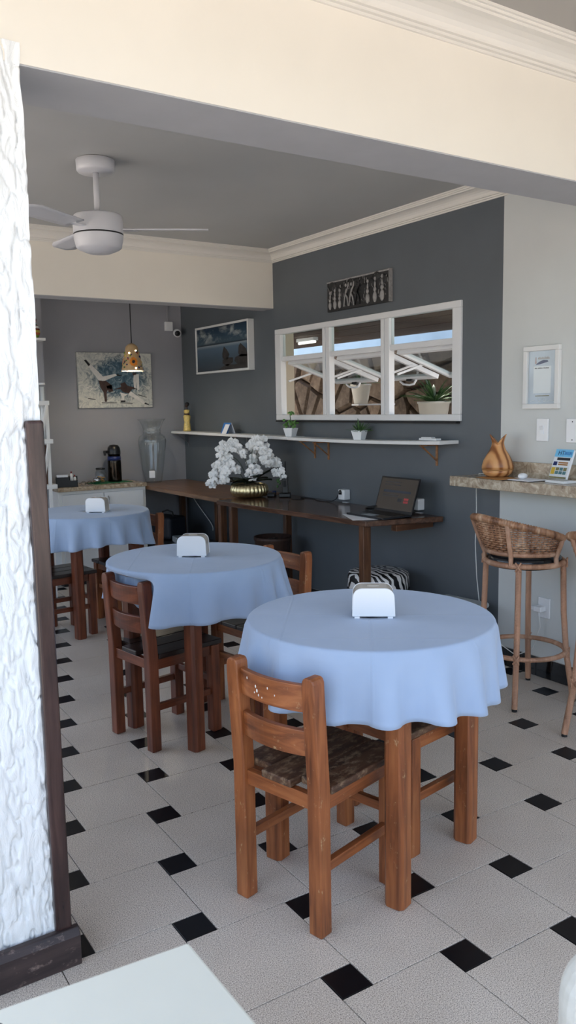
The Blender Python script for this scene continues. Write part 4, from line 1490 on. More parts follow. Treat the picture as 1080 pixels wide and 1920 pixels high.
def laptop():
    t = thing('laptop', 'dark open laptop near the right end of the long table', 'laptop', (3.215, 3.875, ZB + 0.001), math.radians(-90))
    # local: +x to the right of the user, -y towards the user
    MB().box(-0.178, 0.178, -0.115, 0.115, 0.0, 0.013).build('base', 'dark_screen', t, 0.004)
    kb = MB()
    for r in range(5):
        for c in range(12):
            kb.box(-0.142 + c * 0.0238, -0.142 + c * 0.0238 + 0.020, -0.018 + r * 0.022, r * 0.022 + 0.0005, 0.013, 0.0145)
    kb.build('keyboard', 'black_plastic', t)
    MB().box(-0.05, 0.05, -0.10, -0.035, 0.013, 0.0134).build('touchpad', 'device_grey', t)
    R = Matrix.Rotation(math.radians(-18), 3, 'X')

    def slab(name, mat, x0, x1, y0, y1, z0, z1, par):
        vs = [tuple(R @ Vector((x, y, z)) + Vector((0, 0.112, 0.012))) for z in (z0, z1) for y in (y0, y1) for x in (x0, x1)]
        return MB().add(vs, [(0, 2, 3, 1), (4, 5, 7, 6), (0, 1, 5, 4), (2, 6, 7, 3), (0, 4, 6, 2), (1, 3, 7, 5)]).build(name, mat, par)
    lid = slab('lid', 'black_plastic', -0.178, 0.178, 0.0, 0.007, 0.0, 0.225, t)
    slab('screen', 'screen_dim', -0.170, 0.170, -0.0008, 0.0, 0.016, 0.215, lid)
    slab('screen_bar', 'screen_bar', -0.13, 0.125, -0.0012, -0.0008, 0.125, 0.14, lid)
    slab('screen_block', 'print_dark', 0.02, 0.058, -0.0012, -0.0008, 0.07, 0.092, lid)
    slab('screen_block', 'print_red', 0.076, 0.118, -0.0012, -0.0008, 0.082, 0.096, lid)
    slab('screen_block', 'print_red', 0.076, 0.118, -0.0012, -0.0008, 0.064, 0.078, lid)
    for z in (0.19, 0.172, 0.108, 0.098):
        slab('screen_line', 'screen_bar', -0.13, 0.02, -0.0012, -0.0008, z, z + 0.003, lid)


_m, _nt, _b = newmat('screen_dim')
_b.inputs['Base Color'].default_value = lin((30, 28, 27))
_b.inputs['Roughness'].default_value = 0.15
_b.inputs['Emission Color'].default_value = lin((120, 112, 104))
_b.inputs['Emission Strength'].default_value = 0.10
MATS['screen_dim'] = _m
laptop()
pp = MB().box(-0.105, 0.105, -0.148, 0.148, 0, 0.0006).build('paper_sheet', 'paper')
pp.location = (3.125, 3.905, ZB + 0.0002); pp.rotation_euler.z = math.radians(-25)
tag(pp, 'white sheet of paper under the front of the laptop', 'paper')


def socket_box(label, y, z, deg=0):
    t = thing('socket_box', label, 'socket', (XW, y, z), 0, 'socket boxes above the long table')
    on_wall(t, 'housing', 'white_plastic', -0.036, 0.036, -0.036, 0.036, 0.0, 0.055, 0.006, 3)
    on_wall(t, 'socket_face', 'paper', -0.026, 0.026, -0.026, 0.026, 0.055, 0.057, 0.002)
    MB().lathe([(0, 0), (0.013, 0), (0.013, 0.02), (0.006, 0.032), (0, 0.032)], 14).build('plug', 'black_plastic', t, loc=(-0.058, 0.006, 0.002))
    t.children[-1].rotation_euler = (0, math.radians(-90), 0)


socket_box('white socket box on the dark wall with the charger plug', 4.575, 0.868)
socket_box('white socket box half hidden behind the laptop', 3.815, 0.868)


def cord(name, label, pts, r=0.003, mat='black_rubber', cat='cable'):
    # smooth the given points
    P = [Vector(p) for p in pts]; out = []
    for i in range(len(P) - 1):
        p0, p1, p2, p3 = P[max(i - 1, 0)], P[i], P[i + 1], P[min(i + 2, len(P) - 1)]
        for k in range(6):
            s = k / 6
            out.append(0.5 * ((2 * p1) + (p2 - p0) * s + (2 * p0 - 5 * p1 + 4 * p2 - p3) * s * s + (3 * p1 - p0 - 3 * p2 + p3) * s ** 3))
    out.append(P[-1])
    return tag(MB().tube(out, r, 6).build(name, mat), label, cat)


z = ZB + 0.003
cord('charger_cable', 'thin black cable from the radio charger to the wall socket', [(3.36, 5.10, z), (3.33, 5.02, z), (3.36, 4.95, z), (3.41, 4.97, z), (3.43, 5.04, z), (3.45, 4.9, z), (3.40, 4.78, z), (3.42, 4.68, z), (3.44, 4.62, z + 0.02), (3.43, 4.58, 0.868)])
cord('laptop_cable', 'thick black cable coiled behind the laptop', [(3.43, 3.821, 0.868), (3.42, 3.84, z + 0.01), (3.40, 3.86, z + 0.002), (3.43, 3.95, z + 0.002), (3.40, 4.08, z + 0.002), (3.35, 4.14, z + 0.004), (3.30, 4.10, z + 0.02), (3.33, 4.04, z + 0.035), (3.37, 4.08, z + 0.02), (3.34, 4.16, z + 0.004), (3.28, 4.02, z + 0.004)], 0.005)


def radio():
    t = thing('two_way_radio', 'black two-way radio standing in its desk charger', 'radio', (3.37, 5.17, ZB), math.radians(-125))
    MB().box(-0.055, 0.055, -0.045, 0.045, 0.0, 0.032).build('charger', 'black_plastic', t, 0.008, 3)
    MB().box(-0.03, 0.03, -0.02, 0.026, 0.030, 0.155).build('body', 'black_plastic', t, 0.006, 3)
    MB().tube([(-0.018, 0.005, 0.15), (-0.018, 0.005, 0.18), (-0.018, 0.005, 0.27)], [0.0075, 0.006, 0.0035], 8).build('antenna', 'black_rubber', t)
    MB().tube([(0.015, 0.005, 0.15), (0.015, 0.005, 0.17)], 0.008, 10).build('knob', 'black_plastic', t)
    MB().box(0.03, 0.036, -0.01, 0.012, 0.08, 0.125).build('talk_button', 'black_rubber', t, 0.002)


radio()
cg = MB().box(-0.05, 0.05, -0.03, 0.03, 0, 0.026).build('second_charger', 'black_plastic', bevel=0.008, seg=3)
cg.location = (3.31, 5.265, ZB); cg.rotation_euler.z = math.radians(50)
tag(cg, 'empty black charger cradle left of the two-way radio', 'charger')
tb = MB().lathe([(0, 0), (0.018, 0), (0.018, 0.03), (0, 0.03)], 16).build('blue_bottle_cap', 'navy_print')
tb.location = (3.40, 5.37, ZB); tag(tb, 'small blue cap between the golden planter and the wall', 'cap')


def orchids():
    cx, cy = 3.17, 5.36
    t = thing('orchid_planter', 'white orchids in a ribbed golden bowl on the long table', 'orchid', (cx, cy, 0.8155))
    MB().lathe([(0, 0), (0.10, 0), (0.122, 0.010), (0.136, 0.034), (0.138, 0.055), (0.130, 0.080), (0.118, 0.095), (0.112, 0.097), (0.108, 0.090), (0.105, 0.07), (0, 0.07)], 168,
               mod=lambda a, i: (1 + 0.075 * abs(math.sin(14 * a))) if 1 <= i <= 6 else 1).build('bowl', 'gold', t)
    MB().lathe([(0, 0.10), (0.05, 0.098), (0.105, 0.084)], 24, mod=lambda a, i: 1 + 0.03 * math.sin(5 * a)).build('moss', 'moss', t)
    # image right is roughly (0.72,-0.69) here
    RX = Vector((0.74, -0.67, 0)); DV = Vector((0.67, 0.74, 0))
    rnd = random.Random(12)

    def leaf(a0, L, wd, el, dr):
        d = RX * math.cos(a0) + DV * math.sin(a0); sd = Vector((-d.y, d.x, 0))

        def fn(u, v):
            s = u * L
            c = d * (s * math.cos(el)) + Vector((0, 0, 0.095 + s * math.sin(el) - dr * u * u))
            w_ = wd * (math.sin(math.pi * (0.1 + 0.9 * u)) ** 0.6) * (v - 0.5)
            return c + sd * w_ + Vector((0, 0, abs(v - 0.5) * wd * 0.35))
        MB().sheet(fn, 8, 4).build('leaf', 'leaf_dark', t, solid=0.002)
    for a0, L, wd, el, dr in ((3.3, 0.24, 0.09, 0.45, 0.08), (2.7, 0.19, 0.075, 0.25, 0.04), (3.9, 0.17, 0.07, 0.3, 0.05), (0.1, 0.22, 0.085, 0.6, 0.02), (-0.3, 0.21, 0.07, 0.35, 0.04), (0.6, 0.18, 0.06, 0.5, 0.05), (1.6, 0.16, 0.06, 0.4, 0.05), (4.8, 0.17, 0.09, 0.45, 0.03), (5.3, 0.2, 0.09, 0.5, 0.03), (4.2, 0.2, 0.09, 0.35, 0.03)):
        leaf(a0, L, wd, el, dr)
    # one blossom: three sepals behind, two broad petals, a small lip
    pm = MB()

    def petal(ang, L, wd, lift, z0):
        d = Vector((math.cos(ang), math.sin(ang), 0)); sd = Vector((-d.y, d.x, 0))

        def fn(u, v):
            w_ = wd * (math.sin(math.pi * min(1, 0.06 + 0.94 * u ** 0.8)) ** 0.55) * (v - 0.5)
            return d * (u * L) + sd * w_ + Vector((0, 0, z0 + lift * math.sin(u * 2.2) - 0.010 * (2 * (v - 0.5)) ** 2 * u))
        pm.sheet(fn, 4, 4)
    for ang in (90, 210, 330):
        petal(math.radians(ang), 0.036, 0.026, 0.004, 0.0)
    for ang in (12, 168):
        petal(math.radians(ang), 0.037, 0.044, 0.006, 0.002)
    pm.ell((0, -0.005, 0.008), 0.006, 0.008, 0.007, 8, 5)
    mef = pm.mesh('blossom')
    sprays = [  # (points in image-right, up, depth) for each arching stem
        [(-0.02, 0.09, 0), (-0.05, 0.22, 0.0), (-0.12, 0.30, 0), (-0.20, 0.26, -0.02), (-0.25, 0.17, -0.03), (-0.275, 0.10, -0.04)],
        [(0.0, 0.09, 0.02), (-0.02, 0.24, 0.03), (-0.07, 0.36, 0.02), (-0.15, 0.40, 0.0), (-0.20, 0.34, -0.02)],
        [(0.02, 0.09, -0.02), (0.03, 0.24, -0.03), (0.04, 0.36, -0.04), (0.08, 0.43, -0.05), (0.13, 0.36, -0.06), (0.15, 0.29, -0.07)],
        [(0.01, 0.09, 0.03), (0.03, 0.26, 0.05), (0.06, 0.36, 0.06), (0.0, 0.40, 0.04)],
        [(0.03, 0.09, 0), (0.08, 0.22, 0.0), (0.14, 0.28, 0.0), (0.20, 0.26, 0.0), (0.235, 0.20, -0.01), (0.25, 0.15, -0.01)],
        [(-0.01, 0.09, -0.04), (-0.05, 0.17, -0.07), (-0.11, 0.24, -0.09), (-0.16, 0.22, -0.10), (-0.18, 0.14, -0.11)],
        [(0.0, 0.10, -0.04), (0.02, 0.17, -0.08), (0.06, 0.22, -0.10), (0.09, 0.19, -0.10)]]
    for si, sp in enumerate(sprays):
        P = [RX * a + DV * d + Vector((0, 0, zz)) for a, zz, d in sp]
        fine = []
        for i in range(len(P) - 1):
            p0, p1, p2, p3 = P[max(i - 1, 0)], P[i], P[i + 1], P[min(i + 2, len(P) - 1)]
            for k in range(6):
                s = k / 6
                fine.append(0.5 * ((2 * p1) + (p2 - p0) * s + (2 * p0 - 5 * p1 + 4 * p2 - p3) * s * s + (3 * p1 - p0 - 3 * p2 + p3) * s ** 3))
        fine.append(P[-1])
        MB().tube(fine, 0.0024, 5).build('stem', 'stem_green', t)
        m = len(fine)
        idx = list(range(int(m * 0.42), m, 2))
        for q, k in enumerate(idx):
            for rep in range(4 if si < 6 else 3):
                o = link('blossom', mef, 'petal', t)
                off = Vector((rnd.uniform(-0.035, 0.035), rnd.uniform(-0.035, 0.035), rnd.uniform(-0.04, 0.025)))
                o.location = fine[k] + off - DV * 0.012
                face = (-DV * 1.0 + RX * rnd.uniform(-0.7, 0.7) + Vector((0, 0, rnd.uniform(-0.3, 0.45)))).normalized()
                o.rotation_mode = 'QUATERNION'
                o.rotation_quaternion = face.to_track_quat('Z', 'Y')
                sc = rnd.uniform(0.72, 0.98) * (0.75 if (si == 4 and q > len(idx) * 0.5) else 1)
                o.scale = (sc, sc, sc)
    tp = MB()
    for k in range(9):
        c = RX * (0.24 + rnd.uniform(-0.03, 0.04)) + Vector((0, 0, rnd.uniform(0.06, 0.16)))
        tp.ell(c, 0.010, 0.006, 0.012, 8, 5)
    tp.build('buds', 'leaf_green', t)


orchids()


# ------------------------------------------------------------------ under the work tables
def ottoman():
    t = thing('ottoman', 'round zebra-patterned ottoman under the long table', 'ottoman', (3.24, 3.91, 0))
    MB().lathe([(0, 0.02), (0.18, 0.02), (0.186, 0.03), (0.188, 0.33), (0.184, 0.345)], 40).build('body', 'zebra', t)
    MB().lathe([(0.186, 0.347), (0.193, 0.36), (0.193, 0.43), (0.185, 0.452), (0.15, 0.463), (0, 0.468)], 40).build('lid_cushion', 'zebra', t)
    MB().tube([(0.192 * math.cos(a), 0.192 * math.sin(a), 0.347) for a in [2 * math.pi * k / 40 for k in range(40)]], 0.005, 6, closed=True).build('piping', 'black_rubber', t)
    for k in range(4):
        a = k * math.pi / 2 + 0.4
        MB().lathe([(0, 0), (0.015, 0), (0.018, 0.02), (0, 0.02)], 10, (0.14 * math.cos(a), 0.14 * math.sin(a), 0)).build('foot', 'black_plastic', t)


ottoman()
bn = thing('waste_basket', 'round dark brown basket under the long table', 'basket', (3.22, 5.12, 0))
MB().lathe([(0, 0), (0.10, 0), (0.115, 0.02), (0.135, 0.50), (0.142, 0.505), (0.142, 0.53), (0.130, 0.53), (0.125, 0.49), (0, 0.47)], 32).build('body', 'basket_brown', bn)
rn = random.Random(31)
pc_ = MB()
for k in range(22):
    pc_.ell((rn.uniform(-0.07, 0.07), rn.uniform(-0.07, 0.07), 0.485 + rn.uniform(0, 0.012)), 0.022, 0.018, 0.012, 8, 5)
sf = pc_.build('pebbles', 'mortar', bn); sf['kind'] = 'stuff'
wb_ = thing('pedal_bin', 'white bin with pale grey lid by the paint line', 'bin', (3.33, 3.32, 0), math.radians(6))
MB().prism([(x * 0.105 + 0, y_ * 0.15) for x, y_ in ((-1, -0.9), (-0.9, -1), (0.9, -1), (1, -0.9), (1, 0.9), (0.9, 1), (-0.9, 1), (-1, 0.9))], 0, 0.33).build('body', 'white_plastic', wb_, 0.01, 3)
MB().prism([(x * 0.112, y_ * 0.158) for x, y_ in ((-1, -0.9), (-0.9, -1), (0.9, -1), (1, -0.9), (1, 0.9), (0.9, 1), (-0.9, 1), (-1, 0.9))], 0.332, 0.36).build('lid', 'grey_lid', wb_, 0.01, 3)
bg_ = thing('equipment_bag', 'black bag with a handle on the crate under the corner table', 'bag', (3.10, 6.70, 0.335), math.radians(20))
MB().box(-0.11, 0.11, -0.13, 0.13, 0.0, 0.20).build('body', 'bag_navy', bg_, 0.03, 3)
MB().tube([(0, -0.07, 0.195), (0, -0.06, 0.235), (0, 0.0, 0.25), (0, 0.06, 0.235), (0, 0.07, 0.195)], 0.008, 7).build('handle', 'black_rubber', bg_)
cr_ = thing('dark_crate', 'dark storage crate on the floor under the corner table', 'crate', (3.14, 6.52, 0))
MB().box(-0.20, 0.20, -0.40, 0.40, 0, 0.33).build('body', 'bag_navy', cr_, 0.012, 2)
MB().box(-0.21, 0.21, -0.41, 0.41, 0.30, 0.334).build('rim', 'black_plastic', cr_, 0.006, 2)
dv = thing('router_box', 'small grey box with white front on the dark crate', 'device', (3.08, 6.36, 0.335), math.radians(-12))
MB().box(-0.07, 0.07, -0.11, 0.11, 0, 0.05).build('case', 'device_grey', dv, 0.006, 2)
MB().box(-0.072, 0.03, -0.112, -0.10, 0.008, 0.042).build('front_plate', 'white_plastic', dv, 0.002)
cord('hanging_cord', 'pale cord hanging on the wall under the corner table', [(3.49, 7.05, 0.74), (3.485, 6.9, 0.62), (3.485, 6.6, 0.44), (3.45, 6.5, 0.39)], 0.004, 'cable_white')


# ------------------------------------------------------------------ alcove: cabinet, vase, thermos, painting, lamp
def cabinet():
    x0, x1, y0, y1 = 2.12, 2.905, 6.70, YB - 0.004
    cx, cy = (x0 + x1) / 2, (y0 + y1) / 2
    t = thing('cabinet', 'low white two-door cabinet with stone top in the alcove', 'cabinet', (cx, cy, 0))
    hx, hy = (x1 - x0) / 2, (y1 - y0) / 2
    MB().box(-hx, hx, -hy + 0.022, hy, 0.06, 0.815).build('body', 'white_paint', t, 0.003)
    MB().box(-hx + 0.02, hx - 0.02, -hy + 0.05, hy, 0, 0.06).build('plinth', 'black_plastic', t)
    for s in (-1, 1):
        d = MB().box(0.003 if s > 0 else -hx + 0.03, hx - 0.03 if s > 0 else -0.003, -hy + 0.002, -hy + 0.020, 0.09, 0.79).build('door', 'cabinet_white', t, 0.003)
        MB().tube([(s * 0.035, -hy, 0.66), (s * 0.035, -hy - 0.022, 0.67), (s * 0.035, -hy - 0.022, 0.745), (s * 0.035, -hy, 0.755)], 0.005, 7).build('handle', 'steel', d)
    MB().box(-hx - 0.01, hx, -hy - 0.012, hy, 0.817, 0.85).build('stone_top', 'granite', t, 0.003)


plain('cabinet_white', (214, 218, 222), 0.3, 0.02)
cabinet()
ZK = 0.8505


def thermos():
    t = thing('thermos_flask', 'black and steel pump thermos on the cabinet', 'thermos', (2.715, 6.95, ZK + 0.004), math.radians(10))
    MB().lathe([(0, 0), (0.060, 0), (0.062, 0.01), (0.060, 0.17), (0.056, 0.245), (0, 0.245)], 32).build('body', 'thermos_metal', t)
    MB().lathe([(0.058, 0.245), (0.058, 0.275), (0.052, 0.305), (0.035, 0.325), (0, 0.33)], 28).build('pump_head', 'black_plastic', t)
    MB().box(-0.10, -0.03, -0.018, 0.018, 0.255, 0.28).box(-0.10, -0.085, -0.012, 0.012, 0.235, 0.26).build('spout', 'black_plastic', t, 0.005)
    MB().lathe([(0.0585, 0.19), (0.0595, 0.19), (0.0585, 0.225), (0.0575, 0.225)], 32).build('blue_label', 'navy_print', t)


plain('thermos_metal', (58, 52, 46), 0.18, 0.1, metal=1.0)
thermos()
mt_ = MB().prism([(-0.17, -0.10), (0.19, -0.10), (0.19, 0.10), (-0.17, 0.10)], 0, 0.003).build('place_mat', 'mat_green')
mt_.location = (2.64, 6.93, ZK); mt_.rotation_euler.z = 0.1
tag(mt_, 'green woven place mat under the thermos', 'mat')


def jar():
    t = thing('glass_jar', 'clear glass jar of biscuits with black lid beside the thermos', 'jar', (2.575, 6.93, ZK + 0.0035))
    MB().lathe([(0, 0.002), (0.044, 0.002), (0.048, 0.01), (0.048, 0.085), (0.038, 0.105), (0.036, 0.115), (0.0345, 0.115), (0.0365, 0.104), (0.046, 0.084), (0.046, 0.01), (0, 0.005)], 28).build('glass_body', 'clear_glass', t)
    MB().lathe([(0, 0.116), (0.041, 0.116), (0.041, 0.130), (0, 0.131)], 24).build('lid', 'black_plastic', t)
    rn = random.Random(8)
    for k in range(7):
        MB().lathe([(0, 0), (0.016, 0.0), (0.018, 0.004), (0.016, 0.008), (0, 0.008)], 14).build('biscuit', 'cookie', t, loc=(0.018 * math.cos(k * 2.4), 0.018 * math.sin(k * 2.4), 0.008 + k * 0.0065))


jar()
tn = thing('sugar_tin', 'small shiny steel bowl in front of the biscuit jar', 'bowl', (2.52, 6.88, ZK + 0.0035))
MB().lathe([(0, 0), (0.026, 0), (0.035, 0.02), (0.036, 0.036), (0.030, 0.046), (0.010, 0.052), (0, 0.053)], 24).build('bowl', 'chrome', tn)
MB().ell((0, 0, 0.057), 0.006, 0.006, 0.006, 8, 6).build('knob', 'chrome', tn)


def organizer():
    t = thing('sachet_organizer', 'black box of sachets and bottles at the cabinet end', 'organizer', (2.225, 6.80, ZK), math.radians(-18))
    b = MB()
    b.box(-0.09, 0.09, -0.055, 0.055, 0, 0.006).box(-0.09, -0.084, -0.055, 0.055, 0, 0.085).box(0.084, 0.09, -0.055, 0.055, 0, 0.055)
    b.box(-0.09, 0.09, 0.049, 0.055, 0, 0.085).box(-0.09, 0.02, -0.055, -0.049, 0, 0.085).box(0.02, 0.09, -0.055, -0.049, 0, 0.055).box(0.017, 0.023, -0.05, 0.05, 0, 0.06)
    b.build('box', 'black_plastic', t)
    for k in range(8):
        MB().box(-0.08, 0.012, -0.04 + k * 0.010, -0.034 + k * 0.010, 0.008, 0.10).build('sachet', 'paper', t)
    for k, (x_, h_, mt) in enumerate(((0.04, 0.10, 'white_plastic'), (0.066, 0.07, 'petal'))):
        q = MB().lathe([(0, 0.006), (0.012, 0.006), (0.013, h_), (0.007, h_ + 0.012), (0, h_ + 0.013)], 14, (x_, 0.0, 0)).build('bottle', mt, t)
        MB().lathe([(0, h_ + 0.013), (0.007, h_ + 0.013), (0.005, h_ + 0.028), (0, h_ + 0.03)], 12, (x_, 0.0, 0)).build('cap', 'red_glaze', q)


organizer()
gl = thing('reading_glasses', 'folded black spectacles lying on the cabinet top', 'glasses', (2.395, 6.80, ZK))
for s in (-1, 1):
    MB().tube([(s * 0.028 + 0.022 * math.cos(a), -0.01 + 0.004 * math.sin(a * 2), 0.02 + 0.016 * math.sin(a)) for a in [2 * math.pi * k / 14 for k in range(14)]], 0.002, 5, closed=True).build('rim', 'black_plastic', gl)
    MB().tube([(s * 0.05, -0.008, 0.026), (s * 0.045, 0.05, 0.016), (s * 0.02, 0.10, 0.004)], 0.002, 5).build('temple', 'black_plastic', gl)


def floor_vase():
    t = thing('glass_vase', 'tall clear glass vase with flared mouth on the corner table', 'vase', (3.10, 6.975, 0.8155))
    pr = [(r_ * 1.2, z_ * 1.24) for r_, z_ in [(0.0, 0.004), (0.058, 0.004), (0.065, 0.012), (0.080, 0.10), (0.094, 0.20), (0.104, 0.28), (0.108, 0.315), (0.098, 0.345), (0.072, 0.362), (0.066, 0.372), (0.070, 0.382), (0.066, 0.392), (0.074, 0.42), (0.094, 0.458), (0.108, 0.472)]]
    inn = [(r - 0.0035, z_) for r, z_ in reversed(pr[1:])]
    MB().lathe(pr + inn + [(0, 0.012)], 48).build('glass_body', 'clear_glass', t)
    d = Vector((-0.42, -0.91, 0))
    MB().obox((d.x * 0.096 - 0.012, d.y * 0.096, 0.085), (0.052, 0.001, 0.065), Matrix.Rotation(math.radians(-25), 3, 'Z')).build('price_tag', 'paper', t)


floor_vase()


def painting():
    x0, x1, z0, z1 = 2.47, 3.175, 1.51, 2.0
    cx, cz = (x0 + x1) / 2, (z0 + z1) / 2; W, H = (x1 - x0) / 2, (z1 - z0) / 2
    t = thing('painting', 'unframed canvas of white-trousered acrobats on blue-grey ground', 'painting', (cx, YB, cz))
    MB().box(-W, W, -0.03, 0, -H, H).build('canvas', 'painting_ground', t, 0.002)
    # (u,v) read off in a 0..1 frame, v downwards
    def P(pts, mat, nm):
        MB().prism([((u - 0.5) * 2 * W, (0.5 - v) * 2 * H) for u, v in pts], -0.0312, -0.03, 'y').build(nm, mat, t)
    P([(0.09, 0.14), (0.12, 0.13), (0.17, 0.22), (0.15, 0.25)], 'ink_black', 'painted_boot')
    P([(0.15, 0.24), (0.18, 0.22), (0.27, 0.34), (0.33, 0.43), (0.50, 0.38), (0.52, 0.41), (0.40, 0.48), (0.33, 0.52), (0.27, 0.50), (0.20, 0.36)], 'paint_white', 'painted_trousers')
    P([(0.52, 0.38), (0.60, 0.42), (0.52, 0.42)], 'ink_black', 'painted_boot')
    P([(0.27, 0.50), (0.37, 0.51), (0.45, 0.60), (0.44, 0.68), (0.40, 0.64), (0.37, 0.72), (0.37, 0.89), (0.34, 0.89), (0.33, 0.72), (0.29, 0.62)], 'paint_brown', 'painted_body')
    P([(0.37, 0.60), (0.44, 0.58), (0.46, 0.70), (0.40, 0.72)], 'paint_brown', 'painted_head')
    P([(0.56, 0.56), (0.62, 0.53), (0.66, 0.60), (0.73, 0.62), (0.80, 0.67), (0.72, 0.66), (0.67, 0.74), (0.60, 0.72), (0.56, 0.66), (0.48, 0.67), (0.50, 0.65), (0.57, 0.62)], 'paint_brown', 'painted_body')
    P([(0.55, 0.72), (0.66, 0.76), (0.61, 0.79), (0.60, 0.87), (0.56, 0.87), (0.57, 0.80)], 'paint_white', 'painted_trousers')
    P([(0.66, 0.76), (0.70, 0.70), (0.80, 0.80), (0.90, 0.92), (0.87, 0.94), (0.76, 0.84)], 'paint_white', 'painted_trousers')
    P([(0.89, 0.91), (0.95, 0.95), (0.94, 0.96), (0.88, 0.94)], 'ink_black', 'painted_boot')
    P([(0.55, 0.87), (0.62, 0.87), (0.62, 0.90), (0.56, 0.90)], 'ink_black', 'painted_boot')
    P([(0.75, 0.40), (0.82, 0.38), (0.82, 0.52), (0.82, 0.66), (0.79, 0.70), (0.78, 0.52), (0.77, 0.68), (0.75, 0.68), (0.74, 0.50)], 'paint_white', 'painted_trousers')
    P([(0.73, 0.36), (0.79, 0.36), (0.78, 0.40), (0.74, 0.41)], 'paint_brown', 'painted_head')
    for (a, b, c_, d_) in ((0.10, 0.63, 0.18, 0.60), (0.14, 0.70, 0.2, 0.62), (0.12, 0.82, 0.22, 0.84), (0.06, 0.58, 0.11, 0.66), (0.3, 0.90, 0.5, 0.905), (0.55, 0.905, 0.72, 0.92), (0.8, 0.76, 0.92, 0.81), (0.22, 0.66, 0.27, 0.6)):
        P([(a, b), (c_, d_), (c_, d_ + 0.012), (a, b + 0.012)], 'ink_black' if b > 0.75 else 'paint_white', 'painted_stroke')


painting()


def pendant():
    t = thing('pendant_lamp', 'conical mosaic pendant lamp lit in the alcove', 'lamp', (2.652, 6.30, 1.80))
    MB().tube([(0, 0, 0.222), (0.0, 0, 0.45), (0, 0, ZC - 1.80 - 0.005)], 0.0045, 6).build('cord', 'black_rubber', t)
    MB().lathe([(0, ZC - 1.83), (0.03, ZC - 1.83), (0.035, ZC - 1.80), (0, ZC - 1.80)], 20).build('ceiling_rose', 'black_plastic', t)
    MB().lathe([(0.088, 0.0), (0.048, 0.195), (0.03, 0.212), (0.006, 0.224), (0.006, 0.216), (0.028, 0.206), (0.045, 0.192), (0.085, 0.0)], 40).build('shade', 'lamp_tan', t)
    MB().lathe([(0.089, 0.0), (0.0895, 0.006), (0.0855, 0.006), (0.085, 0.0)], 40).build('shade_rim', 'petal', t)
    rn = random.Random(5)

    def chip(a, z_, r, mat, n=7, k=1.0):
        R0 = 0.088 - 0.04 * z_ / 0.195
        c = Vector((R0 * math.cos(a), R0 * math.sin(a), z_)); nr = Vector((math.cos(a), math.sin(a), 0.2)).normalized()
        sx = Vector((-math.sin(a), math.cos(a), 0)); up = nr.cross(sx)
        pts = [(math.cos(2 * math.pi * i / n + 0.3) * r * rn.uniform(0.8, 1.15), math.sin(2 * math.pi * i / n + 0.3) * r * k * rn.uniform(0.8, 1.15)) for i in range(n)]
        vs = [c + sx * x_ + up * y_ + nr * 0.0005 for x_, y_ in pts] + [c + sx * x_ * 0.9 + up * y_ * 0.9 + nr * 0.0035 for x_, y_ in pts]
        MB().add(vs, [tuple(range(n)), tuple(range(n, 2 * n))] + [(i, (i + 1) % n, n + (i + 1) % n, n + i) for i in range(n)]).build('mosaic_chip', mat, t)
    fa = math.atan2(-6.3, -2.65) + 0.15        # the big orange flower faces the camera
    for ring in range(3):
        a0 = fa + ring * 2.1
        for k in range(9):
            q = 2 * math.pi * k / 9
            chip(a0 + 0.30 * math.cos(q), 0.072 + 0.026 * math.sin(q), 0.0125, 'lamp_orange')
        chip(a0, 0.072, 0.013, 'ink_black')
    for k in range(70):
        a = rn.uniform(0, 6.283); z_ = rn.uniform(0.012, 0.17)
        da = min(abs((a - fa - j * 2.1 + math.pi) % (2 * math.pi) - math.pi) for j in range(3))
        if da < 0.42 and 0.03 < z_ < 0.115:
            continue
        chip(a, z_, rn.uniform(0.006, 0.010), rn.choice(('navy_glaze', 'navy_glaze', 'green_glaze', 'ink_black', 'orange_glaze', 'yellow_glaze', 'leaf_green')))
    for da, z_ in ((-0.5, 0.142), (0.45, 0.16), (0.2, 0.02), (2.4, 0.14), (-2.2, 0.15)):
        chip(fa + da, z_, 0.007, 'bulb_glow')
    MB().ell((0, 0, 0.07), 0.028, 0.028, 0.036, 16, 10).build('bulb', 'bulb_glow', t)
    MB().lathe([(0.014, 0.10), (0.016, 0.20)], 12).build('lamp_holder', 'black_plastic', t)
    ld = bpy.data.lights.new('lamp_light', 'POINT'); ld.energy = 5; ld.color = (1, 0.9, 0.72); ld.shadow_soft_size = 0.03
    lo = bpy.data.objects.new('lamp_light', ld); COL.objects.link(lo); lo.parent = t; lo.location = (0, 0, 0.02)


pendant()


def camera_set():
    t = thing('junction_box', 'small white junction box high on the back wall', 'box', (3.372, YB, 2.255))
    MB().box(-0.036, 0.036, -0.035, 0, -0.042, 0.042).build('housing', 'white_plastic', t, 0.004)
    MB().box(-0.006, 0.006, -0.012, 0, 0.042, ZC - 2.255).build('conduit', 'wall_grey', t)
    c = thing('security_camera', 'round white security camera beside the junction box', 'camera', (3.445, YB, 2.20))
    MB().tube([(0, 0, 0), (0, -0.03, 0)], 0.02, 14).build('mount', 'white_plastic', c)
    d = Vector((-0.30, -0.93, -0.2)).normalized()
    o = Vector((0, -0.03, 0))
    MB().tube([o, o + d * 0.02, o + d * 0.07], [0.025, 0.037, 0.036], 20).build('body', 'white_plastic', c)
    MB().tube([o + d * 0.0695, o + d * 0.073], 0.026, 18).build('face_ring', 'black_plastic', c)
    MB().tube([o + d * 0.0725, o + d * 0.076], 0.012, 14).build('lens', 'dark_screen', c)


camera_set()

